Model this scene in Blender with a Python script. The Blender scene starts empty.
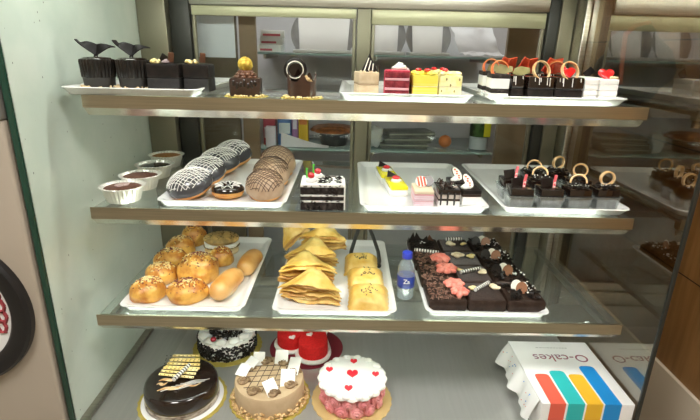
import bpy, bmesh, math, random
from mathutils import Vector, Matrix, noise as mnoise
PI = math.pi
rng = random.Random(7)
SC = bpy.context.scene
COL = SC.collection

# ------------------------------------------------------------------ materials
MATS = {}
def mat(name, c1, c2=None, scale=30.0, rough=0.5, metal=0.0, bump=0.0, bscale=None, lo=0.4, hi=0.6,
        coat=0.0, sss=0.0, stretch=(1, 1, 1), spec=0.5, emit=0.0, detail=3.0):
    if name in MATS:
        return MATS[name]
    m = bpy.data.materials.new(name); m.use_nodes = True
    nt = m.node_tree; b = nt.nodes['Principled BSDF']
    b.inputs['Base Color'].default_value = (*c1, 1)
    b.inputs['Roughness'].default_value = rough
    b.inputs['Metallic'].default_value = metal
    b.inputs['Coat Weight'].default_value = coat
    b.inputs['Coat Roughness'].default_value = 0.08
    b.inputs['Specular IOR Level'].default_value = spec
    if sss:
        b.inputs['Subsurface Weight'].default_value = sss
        b.inputs['Subsurface Radius'].default_value = (0.01, 0.006, 0.004)
    if emit:
        b.inputs['Emission Color'].default_value = (*c1, 1)
        b.inputs['Emission Strength'].default_value = emit
    if c2 is not None or bump:
        tc = nt.nodes.new('ShaderNodeTexCoord'); mp = nt.nodes.new('ShaderNodeMapping')
        mp.inputs['Scale'].default_value = stretch
        nt.links.new(tc.outputs['Object'], mp.inputs['Vector'])
    if c2 is not None:
        n = nt.nodes.new('ShaderNodeTexNoise'); n.inputs['Scale'].default_value = scale
        n.inputs['Detail'].default_value = detail
        r = nt.nodes.new('ShaderNodeValToRGB')
        r.color_ramp.elements[0].position = lo; r.color_ramp.elements[1].position = hi
        r.color_ramp.elements[0].color = (*c1, 1); r.color_ramp.elements[1].color = (*c2, 1)
        nt.links.new(mp.outputs[0], n.inputs['Vector'])
        nt.links.new(n.outputs['Fac'], r.inputs[0]); nt.links.new(r.outputs[0], b.inputs['Base Color'])
    if bump:
        n2 = nt.nodes.new('ShaderNodeTexNoise'); n2.inputs['Scale'].default_value = bscale or scale
        n2.inputs['Detail'].default_value = 4
        bp = nt.nodes.new('ShaderNodeBump'); bp.inputs['Strength'].default_value = bump
        bp.inputs['Distance'].default_value = 0.004
        nt.links.new(mp.outputs[0], n2.inputs['Vector'])
        nt.links.new(n2.outputs['Fac'], bp.inputs['Height']); nt.links.new(bp.outputs[0], b.inputs['Normal'])
    MATS[name] = m
    return m

def glassmat(name, tint, refl_tint=(1, 1, 1), base=0.0, ior=1.5, rough=0.0, milk=0.0, milkcol=(.8, .8, .8)):
    """clear sheet: straight-through tinted transmission plus Fresnel mirror reflection"""
    if name in MATS:
        return MATS[name]
    m = bpy.data.materials.new(name); m.use_nodes = True
    nt = m.node_tree; nt.nodes.clear()
    out = nt.nodes.new('ShaderNodeOutputMaterial')
    t = nt.nodes.new('ShaderNodeBsdfTransparent'); t.inputs[0].default_value = (*tint, 1)
    g = nt.nodes.new('ShaderNodeBsdfGlossy'); g.inputs['Color'].default_value = (*refl_tint, 1)
    g.inputs['Roughness'].default_value = rough
    fr = nt.nodes.new('ShaderNodeFresnel'); fr.inputs['IOR'].default_value = ior
    ge = nt.nodes.new('ShaderNodeNewGeometry'); mr = nt.nodes.new('ShaderNodeMapRange')
    mr.inputs['To Min'].default_value = ior; mr.inputs['To Max'].default_value = 1 / ior   # same outer reflection on both faces of the sheet
    nt.links.new(ge.outputs['Backfacing'], mr.inputs['Value']); nt.links.new(mr.outputs[0], fr.inputs['IOR'])
    ma = nt.nodes.new('ShaderNodeMath'); ma.operation = 'MULTIPLY_ADD'
    ma.inputs[1].default_value = 1 - base; ma.inputs[2].default_value = base
    nt.links.new(fr.outputs[0], ma.inputs[0])
    first = t
    if milk:
        d = nt.nodes.new('ShaderNodeBsdfDiffuse'); d.inputs[0].default_value = (*milkcol, 1)
        mm = nt.nodes.new('ShaderNodeMixShader'); mm.inputs[0].default_value = milk
        nt.links.new(t.outputs[0], mm.inputs[1]); nt.links.new(d.outputs[0], mm.inputs[2]); first = mm
    mx = nt.nodes.new('ShaderNodeMixShader')
    nt.links.new(ma.outputs[0], mx.inputs[0]); nt.links.new(first.outputs[0], mx.inputs[1]); nt.links.new(g.outputs[0], mx.inputs[2])
    nt.links.new(mx.outputs[0], out.inputs[0])
    MATS[name] = m
    return m

def emis(name, col, s):
    m = bpy.data.materials.new(name); m.use_nodes = True
    nt = m.node_tree; nt.nodes.clear()
    out = nt.nodes.new('ShaderNodeOutputMaterial'); e = nt.nodes.new('ShaderNodeEmission')
    e.inputs[0].default_value = (*col, 1); e.inputs[1].default_value = s
    nt.links.new(e.outputs[0], out.inputs[0])
    return m

GLASS = glassmat('shelf_glass', (.91, .94, .92), milk=.05, milkcol=(.64, .68, .65))
PANE = glassmat('clear_pane', (.93, .95, .94), ior=1.3)
SIDEGLASS = glassmat('side_glass', (.66, .59, .48), (.95, .95, .90), base=.22)
GEDGE = mat('green_glass_edge', (.015, .055, .035), rough=.25)
PLASTIC = glassmat('clear_plastic_cup', (.88, .9, .9), base=.06, rough=.08, milk=.14, milkcol=(.62, .68, .66))
STEEL = mat('brushed_steel', (.50, .48, .42), (.42, .40, .34), scale=6, rough=.30, metal=1, stretch=(1, 40, 40))
RAILM = mat('rail_steel', (.56, .51, .39), (.48, .44, .33), scale=5, rough=.28, metal=1, stretch=(1, 60, 60))
LIPM = mat('rail_lip_steel', (.80, .78, .70), (.70, .67, .57), scale=14, rough=.22, metal=1, stretch=(1, .1, .1))
DECKM = mat('deck_steel', (.42, .42, .39), (.40, .40, .375), scale=4, rough=.36, metal=.6, stretch=(30, 1, 1))
LINERM = mat('liner_steel', (.55, .55, .53), (.53, .53, .51), scale=5, rough=.38, metal=.6, stretch=(25, 1, 1))
DARKPOST = mat('dark_post', (.035, .036, .03), rough=.35, metal=.3)
OLIVE = mat('olive_steel', (.24, .225, .16), (.19, .18, .125), scale=3, rough=.4, metal=.6)
WALLPANEL = mat('speckled_panel', (.74, .83, .75), (.66, .77, .69), scale=7, rough=.22, coat=.3, bump=.1, bscale=60)
def add_specks(m, col, scale, thr, stretch):
    nt = m.node_tree; b = nt.nodes['Principled BSDF']; src = b.inputs['Base Color'].links[0].from_socket
    tc = nt.nodes.new('ShaderNodeTexCoord'); mp = nt.nodes.new('ShaderNodeMapping'); mp.inputs['Scale'].default_value = stretch
    nt.links.new(tc.outputs['Object'], mp.inputs[0])
    vo = nt.nodes.new('ShaderNodeTexVoronoi'); vo.inputs['Scale'].default_value = scale
    nt.links.new(mp.outputs[0], vo.inputs['Vector'])
    sx = nt.nodes.new('ShaderNodeSeparateColor'); nt.links.new(vo.outputs['Color'], sx.inputs[0])
    mu = nt.nodes.new('ShaderNodeMath'); mu.operation = 'POWER'; mu.inputs[1].default_value = 3.0
    nt.links.new(sx.outputs[0], mu.inputs[0])
    m2 = nt.nodes.new('ShaderNodeMath'); m2.operation = 'MULTIPLY'; m2.inputs[1].default_value = thr
    nt.links.new(mu.outputs[0], m2.inputs[0])
    lt = nt.nodes.new('ShaderNodeMath'); lt.operation = 'LESS_THAN'
    nt.links.new(vo.outputs['Distance'], lt.inputs[0]); nt.links.new(m2.outputs[0], lt.inputs[1])
    mx = nt.nodes.new('ShaderNodeMix'); mx.data_type = 'RGBA'
    nt.links.new(lt.outputs[0], mx.inputs['Factor']); nt.links.new(src, mx.inputs['A']); mx.inputs['B'].default_value = (*col, 1)
    nt.links.new(mx.outputs['Result'], b.inputs['Base Color'])
add_specks(WALLPANEL, (.16, .20, .17), 70, .19, (1, 1.3, .7))
WHITE_MEL = mat('white_melamine', (.86, .87, .86), rough=.22, coat=.4)
WHITEP = mat('white_card', (.86, .86, .85), rough=.55)
BLACKCHOC = mat('black_chocolate', (.009, .007, .006), (.017, .012, .010), scale=60, rough=.38, bump=.15, bscale=150, spec=.3)
GLOSSCHOC = mat('glossy_chocolate', (.014, .007, .005), rough=.10, coat=.8)
DARKCHOC = mat('dark_chocolate', (.030, .015, .010), (.045, .024, .016), scale=50, rough=.30, bump=.1, bscale=90)
MILKCHOC = mat('milk_chocolate', (.12, .05, .025), (.16, .07, .035), scale=60, rough=.38)
CREAM = mat('white_cream', (.88, .87, .83), rough=.5, sss=.1, bump=.15, bscale=60)
WHITECHOC = mat('white_chocolate', (.90, .87, .76), rough=.35)
NUT = mat('chopped_nut', (.62, .44, .22), (.75, .60, .36), scale=120, rough=.6)
YNUT = mat('yellow_nut', (.78, .60, .22), (.85, .72, .40), scale=100, rough=.6)
GOLDF = mat('gold_foil', (.80, .58, .08), (.45, .28, .03), scale=110, rough=.4, metal=.3, bump=.8, bscale=120)
GOLDB = mat('gold_board', (.62, .50, .12), (.55, .43, .09), scale=40, rough=.4, metal=.35)
REDGEL = mat('red_gel', (.70, .02, .02), rough=.12, coat=.8)
CHERRY = mat('cherry_red', (.72, .03, .04), rough=.15, coat=.6)
ORANGEC = mat('orange_chocolate_curl', (.80, .16, .05), (.85, .30, .10), scale=60, rough=.4)
TANRING = mat('tan_chocolate_ring', (.80, .48, .20), (.88, .66, .38), scale=60, rough=.4)
BREAD = mat('golden_bread', (.52, .18, .02), (.84, .49, .10), scale=34, rough=.36, coat=.2, bump=.9, bscale=60, lo=.38, hi=.62, detail=5)
BREADP = mat('pale_bread', (.82, .60, .30), (.88, .72, .45), scale=25, rough=.5, bump=.2, bscale=60)
DOUGH = mat('orange_dough', (.62, .26, .06), (.70, .36, .10), scale=30, rough=.45, bump=.2, bscale=60)
ROLL = mat('brown_roll', (.62, .27, .05), (.78, .46, .16), scale=12, rough=.32, coat=.3)
PUFF = mat('puff_layers', (.66, .34, .05), (.86, .62, .20), scale=30, rough=.5, bump=.7, bscale=70, lo=.35, hi=.62)
PUFFT = mat('puff_top', (.72, .42, .07), (.88, .66, .22), scale=24, rough=.4, coat=.15, bump=.6, bscale=55, lo=.35, hi=.65)
GLAZE = mat('slate_chocolate_glaze', (.055, .056, .062), rough=.25, coat=.4)
BRGLAZE = mat('brown_sugar_glaze', (.40, .27, .17), (.46, .33, .22), scale=40, rough=.45, bump=.2)
WHITED = mat('white_drizzle', (.85, .84, .80), rough=.4)
BROWND = mat('brown_drizzle', (.06, .028, .015), rough=.4)
SEED = mat('dark_seed', (.10, .03, .025), (.30, .05, .04), scale=200, rough=.6)
CHEESE = mat('grated_cheese', (.88, .70, .32), rough=.5)
SPONGE = mat('dark_sponge', (.020, .014, .011), (.10, .08, .07), scale=90, rough=.85, bump=.8, bscale=120, lo=.5, hi=.75)
REDSP = mat('red_velvet_sponge', (.16, .010, .018), (.28, .03, .04), scale=90, rough=.85, bump=.8, bscale=120)
PINKC = mat('pink_cream', (.80, .42, .46), rough=.5, bump=.2, bscale=60)
ROSEC = mat('rose_cream', (.78, .26, .28), (.85, .38, .38), scale=40, rough=.5, sss=.1)
CORAL = mat('coral_cream', (.85, .22, .17), (.88, .32, .25), scale=50, rough=.45)
YELC = mat('yellow_cream', (.85, .74, .10), rough=.45, bump=.25, bscale=70)
YELG = mat('bright_yellow_gel', (.90, .78, .02), rough=.15, coat=.6)
PALEY = mat('pale_yellow_cream', (.85, .76, .30), (.88, .82, .48), scale=50, rough=.5, bump=.3, bscale=70)
LILAC = mat('lilac_cream', (.74, .52, .60), (.80, .62, .68), scale=30, rough=.5)
BEIGEC = mat('beige_cream', (.62, .48, .30), (.70, .57, .38), scale=50, rough=.55, bump=.35, bscale=60)
COFFEE = mat('coffee_cream', (.55, .40, .24), (.60, .45, .28), scale=30, rough=.5, bump=.15, bscale=60)
SWIRL = mat('brown_cream_swirl', (.20, .12, .06), (.38, .26, .14), scale=80, rough=.5, bump=.6, bscale=90)
REDVEL = mat('red_velour', (.72, .012, .012), (.62, .008, .008), scale=150, rough=.7, bump=.25, bscale=200)
FOIL = mat('foil_cup', (.86, .86, .80), (.76, .76, .70), scale=30, rough=.30, metal=.45)
PUD = mat('brown_pudding', (.10, .04, .025), (.16, .07, .045), scale=60, rough=.5, bump=.4, bscale=90)
PUDO = mat('caramel_pudding', (.45, .20, .05), (.35, .14, .03), scale=50, rough=.4)
GREENST = mat('green_pick', (.10, .62, .06), rough=.4)
WOOD = mat('brown_wood', (.44, .24, .09), (.34, .175, .06), scale=5, rough=.5, stretch=(1, 6, .6), coat=.1)
BROWNB = mat('brown_board', (.15, .115, .07), (.12, .09, .055), scale=4, rough=.5, stretch=(1, 1, .3))
BEIGE = mat('beige_enamel', (.44, .38, .31), (.41, .35, .28), scale=3, rough=.45)
BLACKP = mat('black_plastic', (.010, .009, .010), rough=.33)
GREYW = mat('lavender_grey_wall', (.56, .55, .58), (.53, .52, .55), scale=3, rough=.6)
ROOMW = mat('cream_room_wall', (.60, .55, .47), rough=.8)
FLOORM = mat('tan_floor_tile', (.36, .33, .27), (.32, .29, .23), scale=3, rough=.4)
BLUEP = mat('blue_plastic', (.03, .05, .45), rough=.3, coat=.3)
WATER = glassmat('bottle_plastic', (.82, .88, .90), base=.03, milk=.22, milkcol=(.62, .72, .75), rough=.05)
LEDM = emis('led_white', (.95, 1.0, .92), 9.5)
LEDTOP = emis('led_top_white', (.95, 1.0, .92), 27.0)
PANELM = emis('ceiling_panel_light', (1.0, .98, .93), 19.0)
def plain(n, c, r=.5, **k):
    return mat(n, c, rough=r, **k)

# ------------------------------------------------------------------ mesh builder
class MB:
    def __init__(s):
        s.bm = bmesh.new(); s.M = Matrix.Identity(4)
    def at(s, x=0, y=0, z=0, rx=0, ry=0, rz=0, sc=1):
        s.M = Matrix.Translation((x, y, z)) @ Matrix.Rotation(rz, 4, 'Z') @ Matrix.Rotation(ry, 4, 'Y') @ Matrix.Rotation(rx, 4, 'X') @ Matrix.Scale(sc, 4)
        return s
    def v(s, p):
        return s.bm.verts.new(s.M @ Vector(p))
    def f(s, vs):
        try:
            return s.bm.faces.new(vs)
        except ValueError:
            return None
    def loft(s, rings, cap0=True, cap1=True, closed=True):
        R = [[s.v(p) for p in r] for r in rings]
        n = len(R[0])
        for a, b in zip(R, R[1:]):
            for i in range(n if closed else n - 1):
                j = (i + 1) % n
                s.f([a[i], a[j], b[j], b[i]])
        if cap0: s.f(list(reversed(R[0])))
        if cap1: s.f(R[-1])
        return s
    def box(s, x0, x1, y0, y1, z0, z1, bev=0):
        if bev <= 0:
            r = lambda z: [(x0, y0, z), (x1, y0, z), (x1, y1, z), (x0, y1, z)]
            return s.loft([r(z0), r(z1)])
        def rr(ins, z):
            return rrect((x0 + x1) / 2, (y0 + y1) / 2, x1 - x0 - 2 * ins, y1 - y0 - 2 * ins, max(bev - ins, bev * .25), z, 3)
        return s.loft([rr(bev * .8, z0), rr(bev * .2, z0 + bev * .3), rr(0, z0 + bev), rr(0, z1 - bev), rr(bev * .2, z1 - bev * .3), rr(bev * .8, z1)])
    def prism(s, pts, z0, z1, bev=0):
        if bev:
            cx = sum(p[0] for p in pts) / len(pts); cy = sum(p[1] for p in pts) / len(pts)
            def ins(k, z):
                return [(cx + (p[0] - cx) * k, cy + (p[1] - cy) * k, z) for p in pts]
            rr = max(max(abs(p[0] - cx), abs(p[1] - cy)) for p in pts); k = 1 - bev / rr
            return s.loft([ins(1, z0), ins(1, z1 - bev), ins((1 + k) / 2 + .25 * (1 - k), z1 - bev * .3), ins(k, z1)])
        return s.loft([[(x, y, z0) for x, y in pts], [(x, y, z1) for x, y in pts]])
    def lathe(s, prof, n=32, sx=1, sy=1, wob=None):
        rings = []
        for r, z in prof:
            ring = []
            for i in range(n):
                a = 2 * PI * i / n
                k = wob(a, z) if wob else 1
                ring.append((r * k * sx * math.cos(a), r * k * sy * math.sin(a), z))
            rings.append(ring)
        return s.loft(rings)
    def tube(s, path, r, n=6, closed=False, taper=None, flat=1.0):
        P_ = [Vector(p) for p in path]; N = len(P_); rings = []
        up = Vector((0, 0, 1)); prev = None
        for i, p in enumerate(P_):
            a = P_[(i - 1) % N] if (closed or i) else p
            b = P_[(i + 1) % N] if (closed or i < N - 1) else p
            t = (b - a)
            t = t.normalized() if t.length > 1e-9 else Vector((0, 1, 0))
            x = prev - t * prev.dot(t) if prev else t.cross(up)
            if x.length < 1e-4: x = t.cross(Vector((1, 0, 0)))
            x.normalize(); prev = x; y = x.cross(t)
            rr = r * (taper(i / max(1, N - 1)) if taper else 1)
            rings.append([p + (x * math.cos(2 * PI * k / n) + y * math.sin(2 * PI * k / n) * flat) * rr for k in range(n)])
        if closed:
            return s.loft(rings + [rings[0]], False, False)
        return s.loft(rings)
    def ell(s, c, r, n=12, nz=8, amp=0, fr=20, seed=0):
        rings = []
        for j in range(nz + 1):
            th = PI * (j / nz); th = min(max(th, .08), PI - .08)
            ring = []
            for i in range(n):
                a = 2 * PI * i / n
                d = Vector((math.sin(th) * math.cos(a), math.sin(th) * math.sin(a), -math.cos(th)))
                k = 1 + (amp * mnoise.noise(d * fr + Vector((seed, seed * 2, 0))) if amp else 0)
                ring.append((c[0] + d.x * r[0] * k, c[1] + d.y * r[1] * k, c[2] + d.z * r[2] * k))
            rings.append(ring)
        return s.loft(rings)
    def sheet(s, fn, nu, nv, th):
        """thick curved sheet: fn(u,v) -> point"""
        pts = [[Vector(fn(i / nu, j / nv)) for j in range(nv + 1)] for i in range(nu + 1)]
        def nor(i, j):
            a = pts[min(i + 1, nu)][j] - pts[max(i - 1, 0)][j]; b = pts[i][min(j + 1, nv)] - pts[i][max(j - 1, 0)]
            n = a.cross(b)
            return n.normalized() if n.length > 1e-12 else Vector((0, 0, 1))
        T = [[s.v(pts[i][j] + nor(i, j) * th / 2) for j in range(nv + 1)] for i in range(nu + 1)]
        B = [[s.v(pts[i][j] - nor(i, j) * th / 2) for j in range(nv + 1)] for i in range(nu + 1)]
        for i in range(nu):
            for j in range(nv):
                s.f([T[i][j], T[i + 1][j], T[i + 1][j + 1], T[i][j + 1]])
                s.f([B[i][j + 1], B[i + 1][j + 1], B[i + 1][j], B[i][j]])
        for i in range(nu):
            s.f([T[i][0], B[i][0], B[i + 1][0], T[i + 1][0]]); s.f([T[i + 1][nv], B[i + 1][nv], B[i][nv], T[i][nv]])
        for j in range(nv):
            s.f([T[0][j + 1], B[0][j + 1], B[0][j], T[0][j]]); s.f([T[nu][j], B[nu][j], B[nu][j + 1], T[nu][j + 1]])
        return s
    def build(s, name, m, parent=None, sharp=.75, label=None):
        bmesh.ops.recalc_face_normals(s.bm, faces=s.bm.faces)
        for f in s.bm.faces: f.smooth = True
        for e in s.bm.edges:
            if len(e.link_faces) == 2 and e.calc_face_angle(0) > sharp: e.smooth = False
        me = bpy.data.meshes.new(name); s.bm.to_mesh(me); s.bm.free()
        me.materials.append(m)
        o = bpy.data.objects.new(name, me); COL.objects.link(o)
        if parent: o.parent = parent
        if label: o['label'] = label
        return o

def rrect(cx, cy, w, d, r, z, n=5):
    r = min(r, w / 2 - 1e-5, d / 2 - 1e-5); out = []
    for qx, qy, a0 in ((1, 1, 0), (-1, 1, 90), (-1, -1, 180), (1, -1, 270)):
        for k in range(n + 1):
            a = math.radians(a0 + 90 * k / n)
            out.append((cx + qx * (w / 2 - r) + r * math.cos(a), cy + qy * (d / 2 - r) + r * math.sin(a), z))
    return out

def thing(name, label, cat, loc=(0, 0, 0), rz=0, group=None):
    o = bpy.data.objects.new(name, None); COL.objects.link(o)
    o.empty_display_size = .02
    o.location = loc; o.rotation_euler = (0, 0, rz); o['label'] = label; o['category'] = cat
    if group: o['group'] = group
    return o
def tag(o, label, cat, group=None, loc=None, rz=0):
    o['label'] = label; o['category'] = cat
    if group: o['group'] = group
    if loc: o.location = loc; o.rotation_euler = (0, 0, rz)
    return o
def struct(o):
    o['kind'] = 'structure'; return o
def dup(root, loc, rz=0, label=None):
    r = root.copy(); COL.objects.link(r); r.location = loc; r.rotation_euler = (0, 0, rz)
    if label: r['label'] = label
    for ch in list(root.children):
        c = ch.copy(); COL.objects.link(c); c.parent = r
        for g in list(ch.children):
            d = g.copy(); COL.objects.link(d); d.parent = c
    return r
def text_mesh(name, s, size, m, parent, loc, rot, extr=.0003, label=None, bold=0):
    cu = bpy.data.curves.new(name, 'FONT'); cu.body = s; cu.size = size; cu.extrude = extr
    cu.align_x = 'CENTER'; cu.align_y = 'CENTER'; cu.offset = bold
    t = bpy.data.objects.new(name + '_tmp', cu); COL.objects.link(t)
    dg = bpy.context.evaluated_depsgraph_get()
    me = bpy.data.meshes.new_from_object(t.evaluated_get(dg))
    bpy.data.objects.remove(t); bpy.data.curves.remove(cu)
    me.name = name; me.materials.clear(); me.materials.append(m)
    o = bpy.data.objects.new(name, me); COL.objects.link(o); o.parent = parent
    o.location = loc; o.rotation_euler = rot
    if label: o['label'] = label
    return o

# ------------------------------------------------------------------ shared layout (metres)
XL, XR, YF, YB = -.655, .72, .945, 1.60
Z1, Z2, Z3, ZD = 1.243, .995, .742, .45
TI = .0078         # top of a tray's inside floor above the shelf

# ------------------------------------------------------------------ room
struct(MB().box(-2.3, 2.3, -1.8, 2.5, -.05, 0).build('floor', FLOORM))
struct(MB().box(-2.3, 2.3, -1.8, 2.5, 2.7, 2.75).build('ceiling', ROOMW))
struct(MB().box(-2.35, 2.35, 2.32, 2.4, 0, 2.7).build('wall_back', GREYW))
struct(MB().box(-2.4, -2.3, -1.8, 2.32, 0, 2.7).build('wall_left', ROOMW))
struct(MB().box(2.3, 2.4, -1.8, 2.32, 0, 2.7).build('wall_right', ROOMW))
struct(MB().box(-2.3, 2.3, -1.9, -1.8, 0, 2.7).build('wall_front', mat('dim_shop_wall', (.56, .48, .36), (.50, .42, .31), scale=2, rough=.7)))
for x, y, lab in ((-.75, -.15, 'left square ceiling lamp above the counter'), (.75, -.15, 'right square ceiling lamp above the counter'), (0, 1.95, 'square fill lamp added out of view behind the display case')):  # rear lamp is an added fill that brightens the shelves behind the case
    t = thing('ceiling_light', lab, 'ceiling light', (x, y, 2.7))
    q = .32 if y < 1 else .20
    MB().box(-q, q, -q, q, -.02, 0, .004).build('frame', WHITEP, t)
    q -= .03
    MB().box(-q, q, -q, q, -.026, -.0205).build('diffuser', PANELM, t)

# ------------------------------------------------------------------ display case
case = thing('display_case', 'steel and glass bakery display case holding all the cakes', 'display case', (0, 0, 0))
MB().box(XL - .012, XR + .012, YF - .02, YB + .04, 0, ZD - .02, .004).build('base', BEIGE, case)
MB().box(XL, XR, YF - .02, YB, ZD - .02, ZD).build('deck', DECKM, case, label='steel deck of the display case')
sp = MB().box(XL - .012, XL, YF + .004, YB, ZD, 1.56).build('side_panel', WALLPANEL, case, label='pale green speckled left side panel')
MB().box(XL - .012, XL, YF - .006, YF + .003, ZD, 1.56, .002).build('front_edge', GEDGE, case, label='dark green glass edge of the left side')
MB().box(XL + .001, XL + .022, YF, YB - .09, ZD + .0005, ZD + .012, .003).build('floor_trim', STEEL, case)
gp = MB().box(XR, XR + .006, YF, YB, ZD, 1.56).build('glass_panel', SIDEGLASS, case, label='dark reflective right side glass')
MB().box(XR - .001, XR + .008, YF - .008, YF - .0005, ZD, 1.56, .002).build('front_edge', DARKPOST, case, label='dark front edge of the right side glass')
# rear frame
MB().box(XL + .001, -.566, YB - .03, YB + .01, ZD, 1.56, .003).build('post', OLIVE, case)
MB().box(-.565, -.502, YB, YB + .03, ZD, 1.56, .003).build('post', DARKPOST, case)
MB().box(.622, .700, YB, YB + .03, ZD, 1.56, .003).build('post', DARKPOST, case)
MB().box(.701, .7195, YB - .075, YB, ZD, 1.56, .003).build('post', STEEL, case)
MB().box(.655, .700, YB - .012, YB - .0005, ZD, 1.56, .002).build('post', OLIVE, case)
MB().box(.0215, .067, YB - .004, YB + .03, ZD + .05, 1.474, .004).build('mullion', OLIVE, case)
MB().box(-.5, .62, YB - .006, YB + .03, 1.4745, 1.56, .003).build('top_beam', STEEL, case)
MB().box(-.5, .62, YB - .004, YB + .03, ZD, ZD + .05, .003).build('bottom_beam', STEEL, case)
can = MB().box(XL - .012, XR + .008, YF - .01, YB + .04, 1.561, 1.63, .005).build('canopy', STEEL, case)
CREAMG = mat('frosted_rail', (.52, .52, .34), (.47, .47, .29), scale=3, rough=.35, stretch=(1, 1, 30), metal=.25)
for x0, x1, y, lab in ((-.5, .0205, YB + .012, 'left rear sliding door of the case'), (.068, .62, YB + .012, 'right rear sliding door of the case')):
    t = thing('sliding_door', lab, 'sliding door', (0, 0, 0))
    zt = 1.444 if x0 < 0 else 1.428
    MB().box(x0, x1, y, y + .014, zt, 1.4735, .002).build('top_rail', CREAMG, t)
    MB().box(x0, x1, y, y + .014, ZD + .0505, ZD + .085, .002).build('bottom_rail', STEEL, t)
    MB().box(x0, x0 + .012, y, y + .014, ZD + .0855, zt - .0005, .002).build('stile', OLIVE, t)
    MB().box(x1 - .012, x1, y, y + .014, ZD + .0855, zt - .0005, .002).build('stile', OLIVE, t)
    MB().box(x0 + .0125, x1 - .0125, y + .005, y + .009, ZD + .0855, zt - .0005).build('pane', PANE, t)

# light tubes of the case
def led(name_label, x0, x1, y, z, LEDM=LEDM):
    t = thing('light_tube', name_label, 'light tube', (0, y, z))
    b = MB().at(0, 0, 0)
    b.tube([(x0, 0, 0), (x1, 0, 0)], .006, 10).build('tube', LEDM, t)
    b = MB(); b.box(x0 - .01, x0 - .0005, -.008, .008, -.008, .008, .002).build('socket', WHITEP, t)
    b = MB(); b.box(x1 + .0005, x1 + .01, -.008, .008, -.008, .008, .002).build('socket', WHITEP, t)
led('white light tube inside the top of the case', -.62, .68, 1.12, 1.5525, LEDTOP)

# shelves
SX0, SX1 = -.585, .665
def shelf(z, y0, y1, lab):
    t = thing('glass_shelf', lab, 'shelf', (0, y0, z), 0, 'glass shelves of the display case')
    D = y1 - y0
    MB().box(SX0 + .004, SX1 - .004, .003, D, -.006, 0, .001).build('pane', GLASS, t)
    b = MB()
    pr = [(0, .0015), (.0028, .0015), (.0028, -.0065), (.02, -.0065), (.02, -.026), (0, -.026)]
    b.loft([[(SX0, p[0], p[1]) for p in pr], [(SX1, p[0], p[1]) for p in pr]]).build('front_rail', RAILM, t)
    b = MB()
    pr = [(.0, -.0262), (.02, -.0262), (.02, -.044), (.017, -.044)]
    b.loft([[(SX0 + .002, p[0], p[1]) for p in pr], [(SX1 - .006, p[0], p[1]) for p in pr]]).build('rail_lip', LIPM, t)
    for x in (SX0 + .02, SX1 - .035):
        b = MB(); b.box(x, x + .014, .021, D, -.02, -.0062, .002).build('bracket', STEEL, t)
    led(lab.replace('glass shelf', 'light tube under the glass shelf'), SX0 + .06, SX1 - .07, y0 + .030, z - .020)
shelf(Z1, 1.065, 1.565, 'top glass shelf with a steel front rail')
shelf(Z2, 1.030, 1.565, 'middle glass shelf with a steel front rail')
shelf(Z3, .985, 1.46, 'bottom glass shelf with a steel front rail')
tag(MB().box(-.52, .716, .93, 1.45, 0, .002).build('steel_sheet', LINERM), 'flat steel sheet on the case deck under the whole cakes', 'sheet', loc=(0, 0, ZD + .0002))
ZC = ZD + .0024

# ------------------------------------------------------------------ trays
def make_tray(w=.302, d=.455):
    b = MB()
    rr = lambda i, z, r=.022: rrect(0, 0, w - 2 * i, d - 2 * i, max(r - i * .6, .006), z, 6)
    b.loft([rr(.020, 0), rr(.013, .002), rr(.003, .0145), rr(0, .0165), rr(.001, .018), rr(.006, .018), rr(.013, .0155), rr(.021, .0085), rr(.027, .0068)])
    return b.build('serving_tray', WHITE_MEL)
tray0 = make_tray()
TG = 'white serving trays'
TR = {}
for i, (k, x, y, z, rz, lab) in enumerate([
    ('T1', -.4800, 1.285, Z1, 0, 'white rectangular tray under dark pastries with chocolate butterflies, top shelf'),
    ('T2', .130, 1.30, Z1, 0, 'white rectangular tray under red, yellow and beige slices, top shelf'),
    ('T3', .475, 1.30, Z1, 0, 'white rectangular tray under black and white pastries with orange curls, top shelf'),
    ('T4', -.29, 1.268, Z2, 0, 'white rectangular tray of glazed donuts on the middle shelf'),
    ('T5', .183, 1.262, Z2, 0, 'white rectangular tray with the yellow strip and pink slice, middle shelf'),
    ('T6', .515, 1.268, Z2, 0, 'white rectangular tray of black pastries in clear cups, middle shelf'),
    ('T7', -.390, 1.226, Z3, 0, 'white rectangular tray of seeded buns on the bottom shelf'),
    ('T8', -.023, 1.220, Z3, 0, 'white rectangular tray of puff pastries on the bottom shelf'),
    ('T9', .348, 1.226, Z3, 0, 'white rectangular tray of chocolate slab pastries on the bottom shelf')]):
    o = tray0 if i == 0 else tray0.copy()
    if i: COL.objects.link(o)
    tag(o, lab, 'tray', TG, (x, y, z + .0003), rz)

# ------------------------------------------------------------------ small shape helpers
def crumbs(b, pts, s0, s1, seed=0):
    r = random.Random(seed)
    for p in pts:
        s = r.uniform(s0, s1)
        b.ell(p, (s * r.uniform(.7, 1.4), s * r.uniform(.7, 1.4), s * r.uniform(.6, 1)), 6, 4)
    return b
def heart(s, n=28):
    out = []
    for i in range(n):
        t = 2 * PI * i / n
        out.append((s * 16 * math.sin(t) ** 3 / 17, s * (13 * math.cos(t) - 5 * math.cos(2 * t) - 2 * math.cos(3 * t) - math.cos(4 * t)) / 17))
    return out
def ring_curl(name, m, parent, x, y, z, R, w, th, rz=0, rx=PI / 2, arc=2 * PI, a0=0):
    """flat band bent into a ring standing on edge"""
    b = MB().at(x, y, z, rx=rx, rz=rz)
    b.sheet(lambda u, v: (R * math.cos(a0 + arc * u), R * math.sin(a0 + arc * u), (v - .5) * w), 28, 2, th)
    return b.build(name, m, parent)
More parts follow.
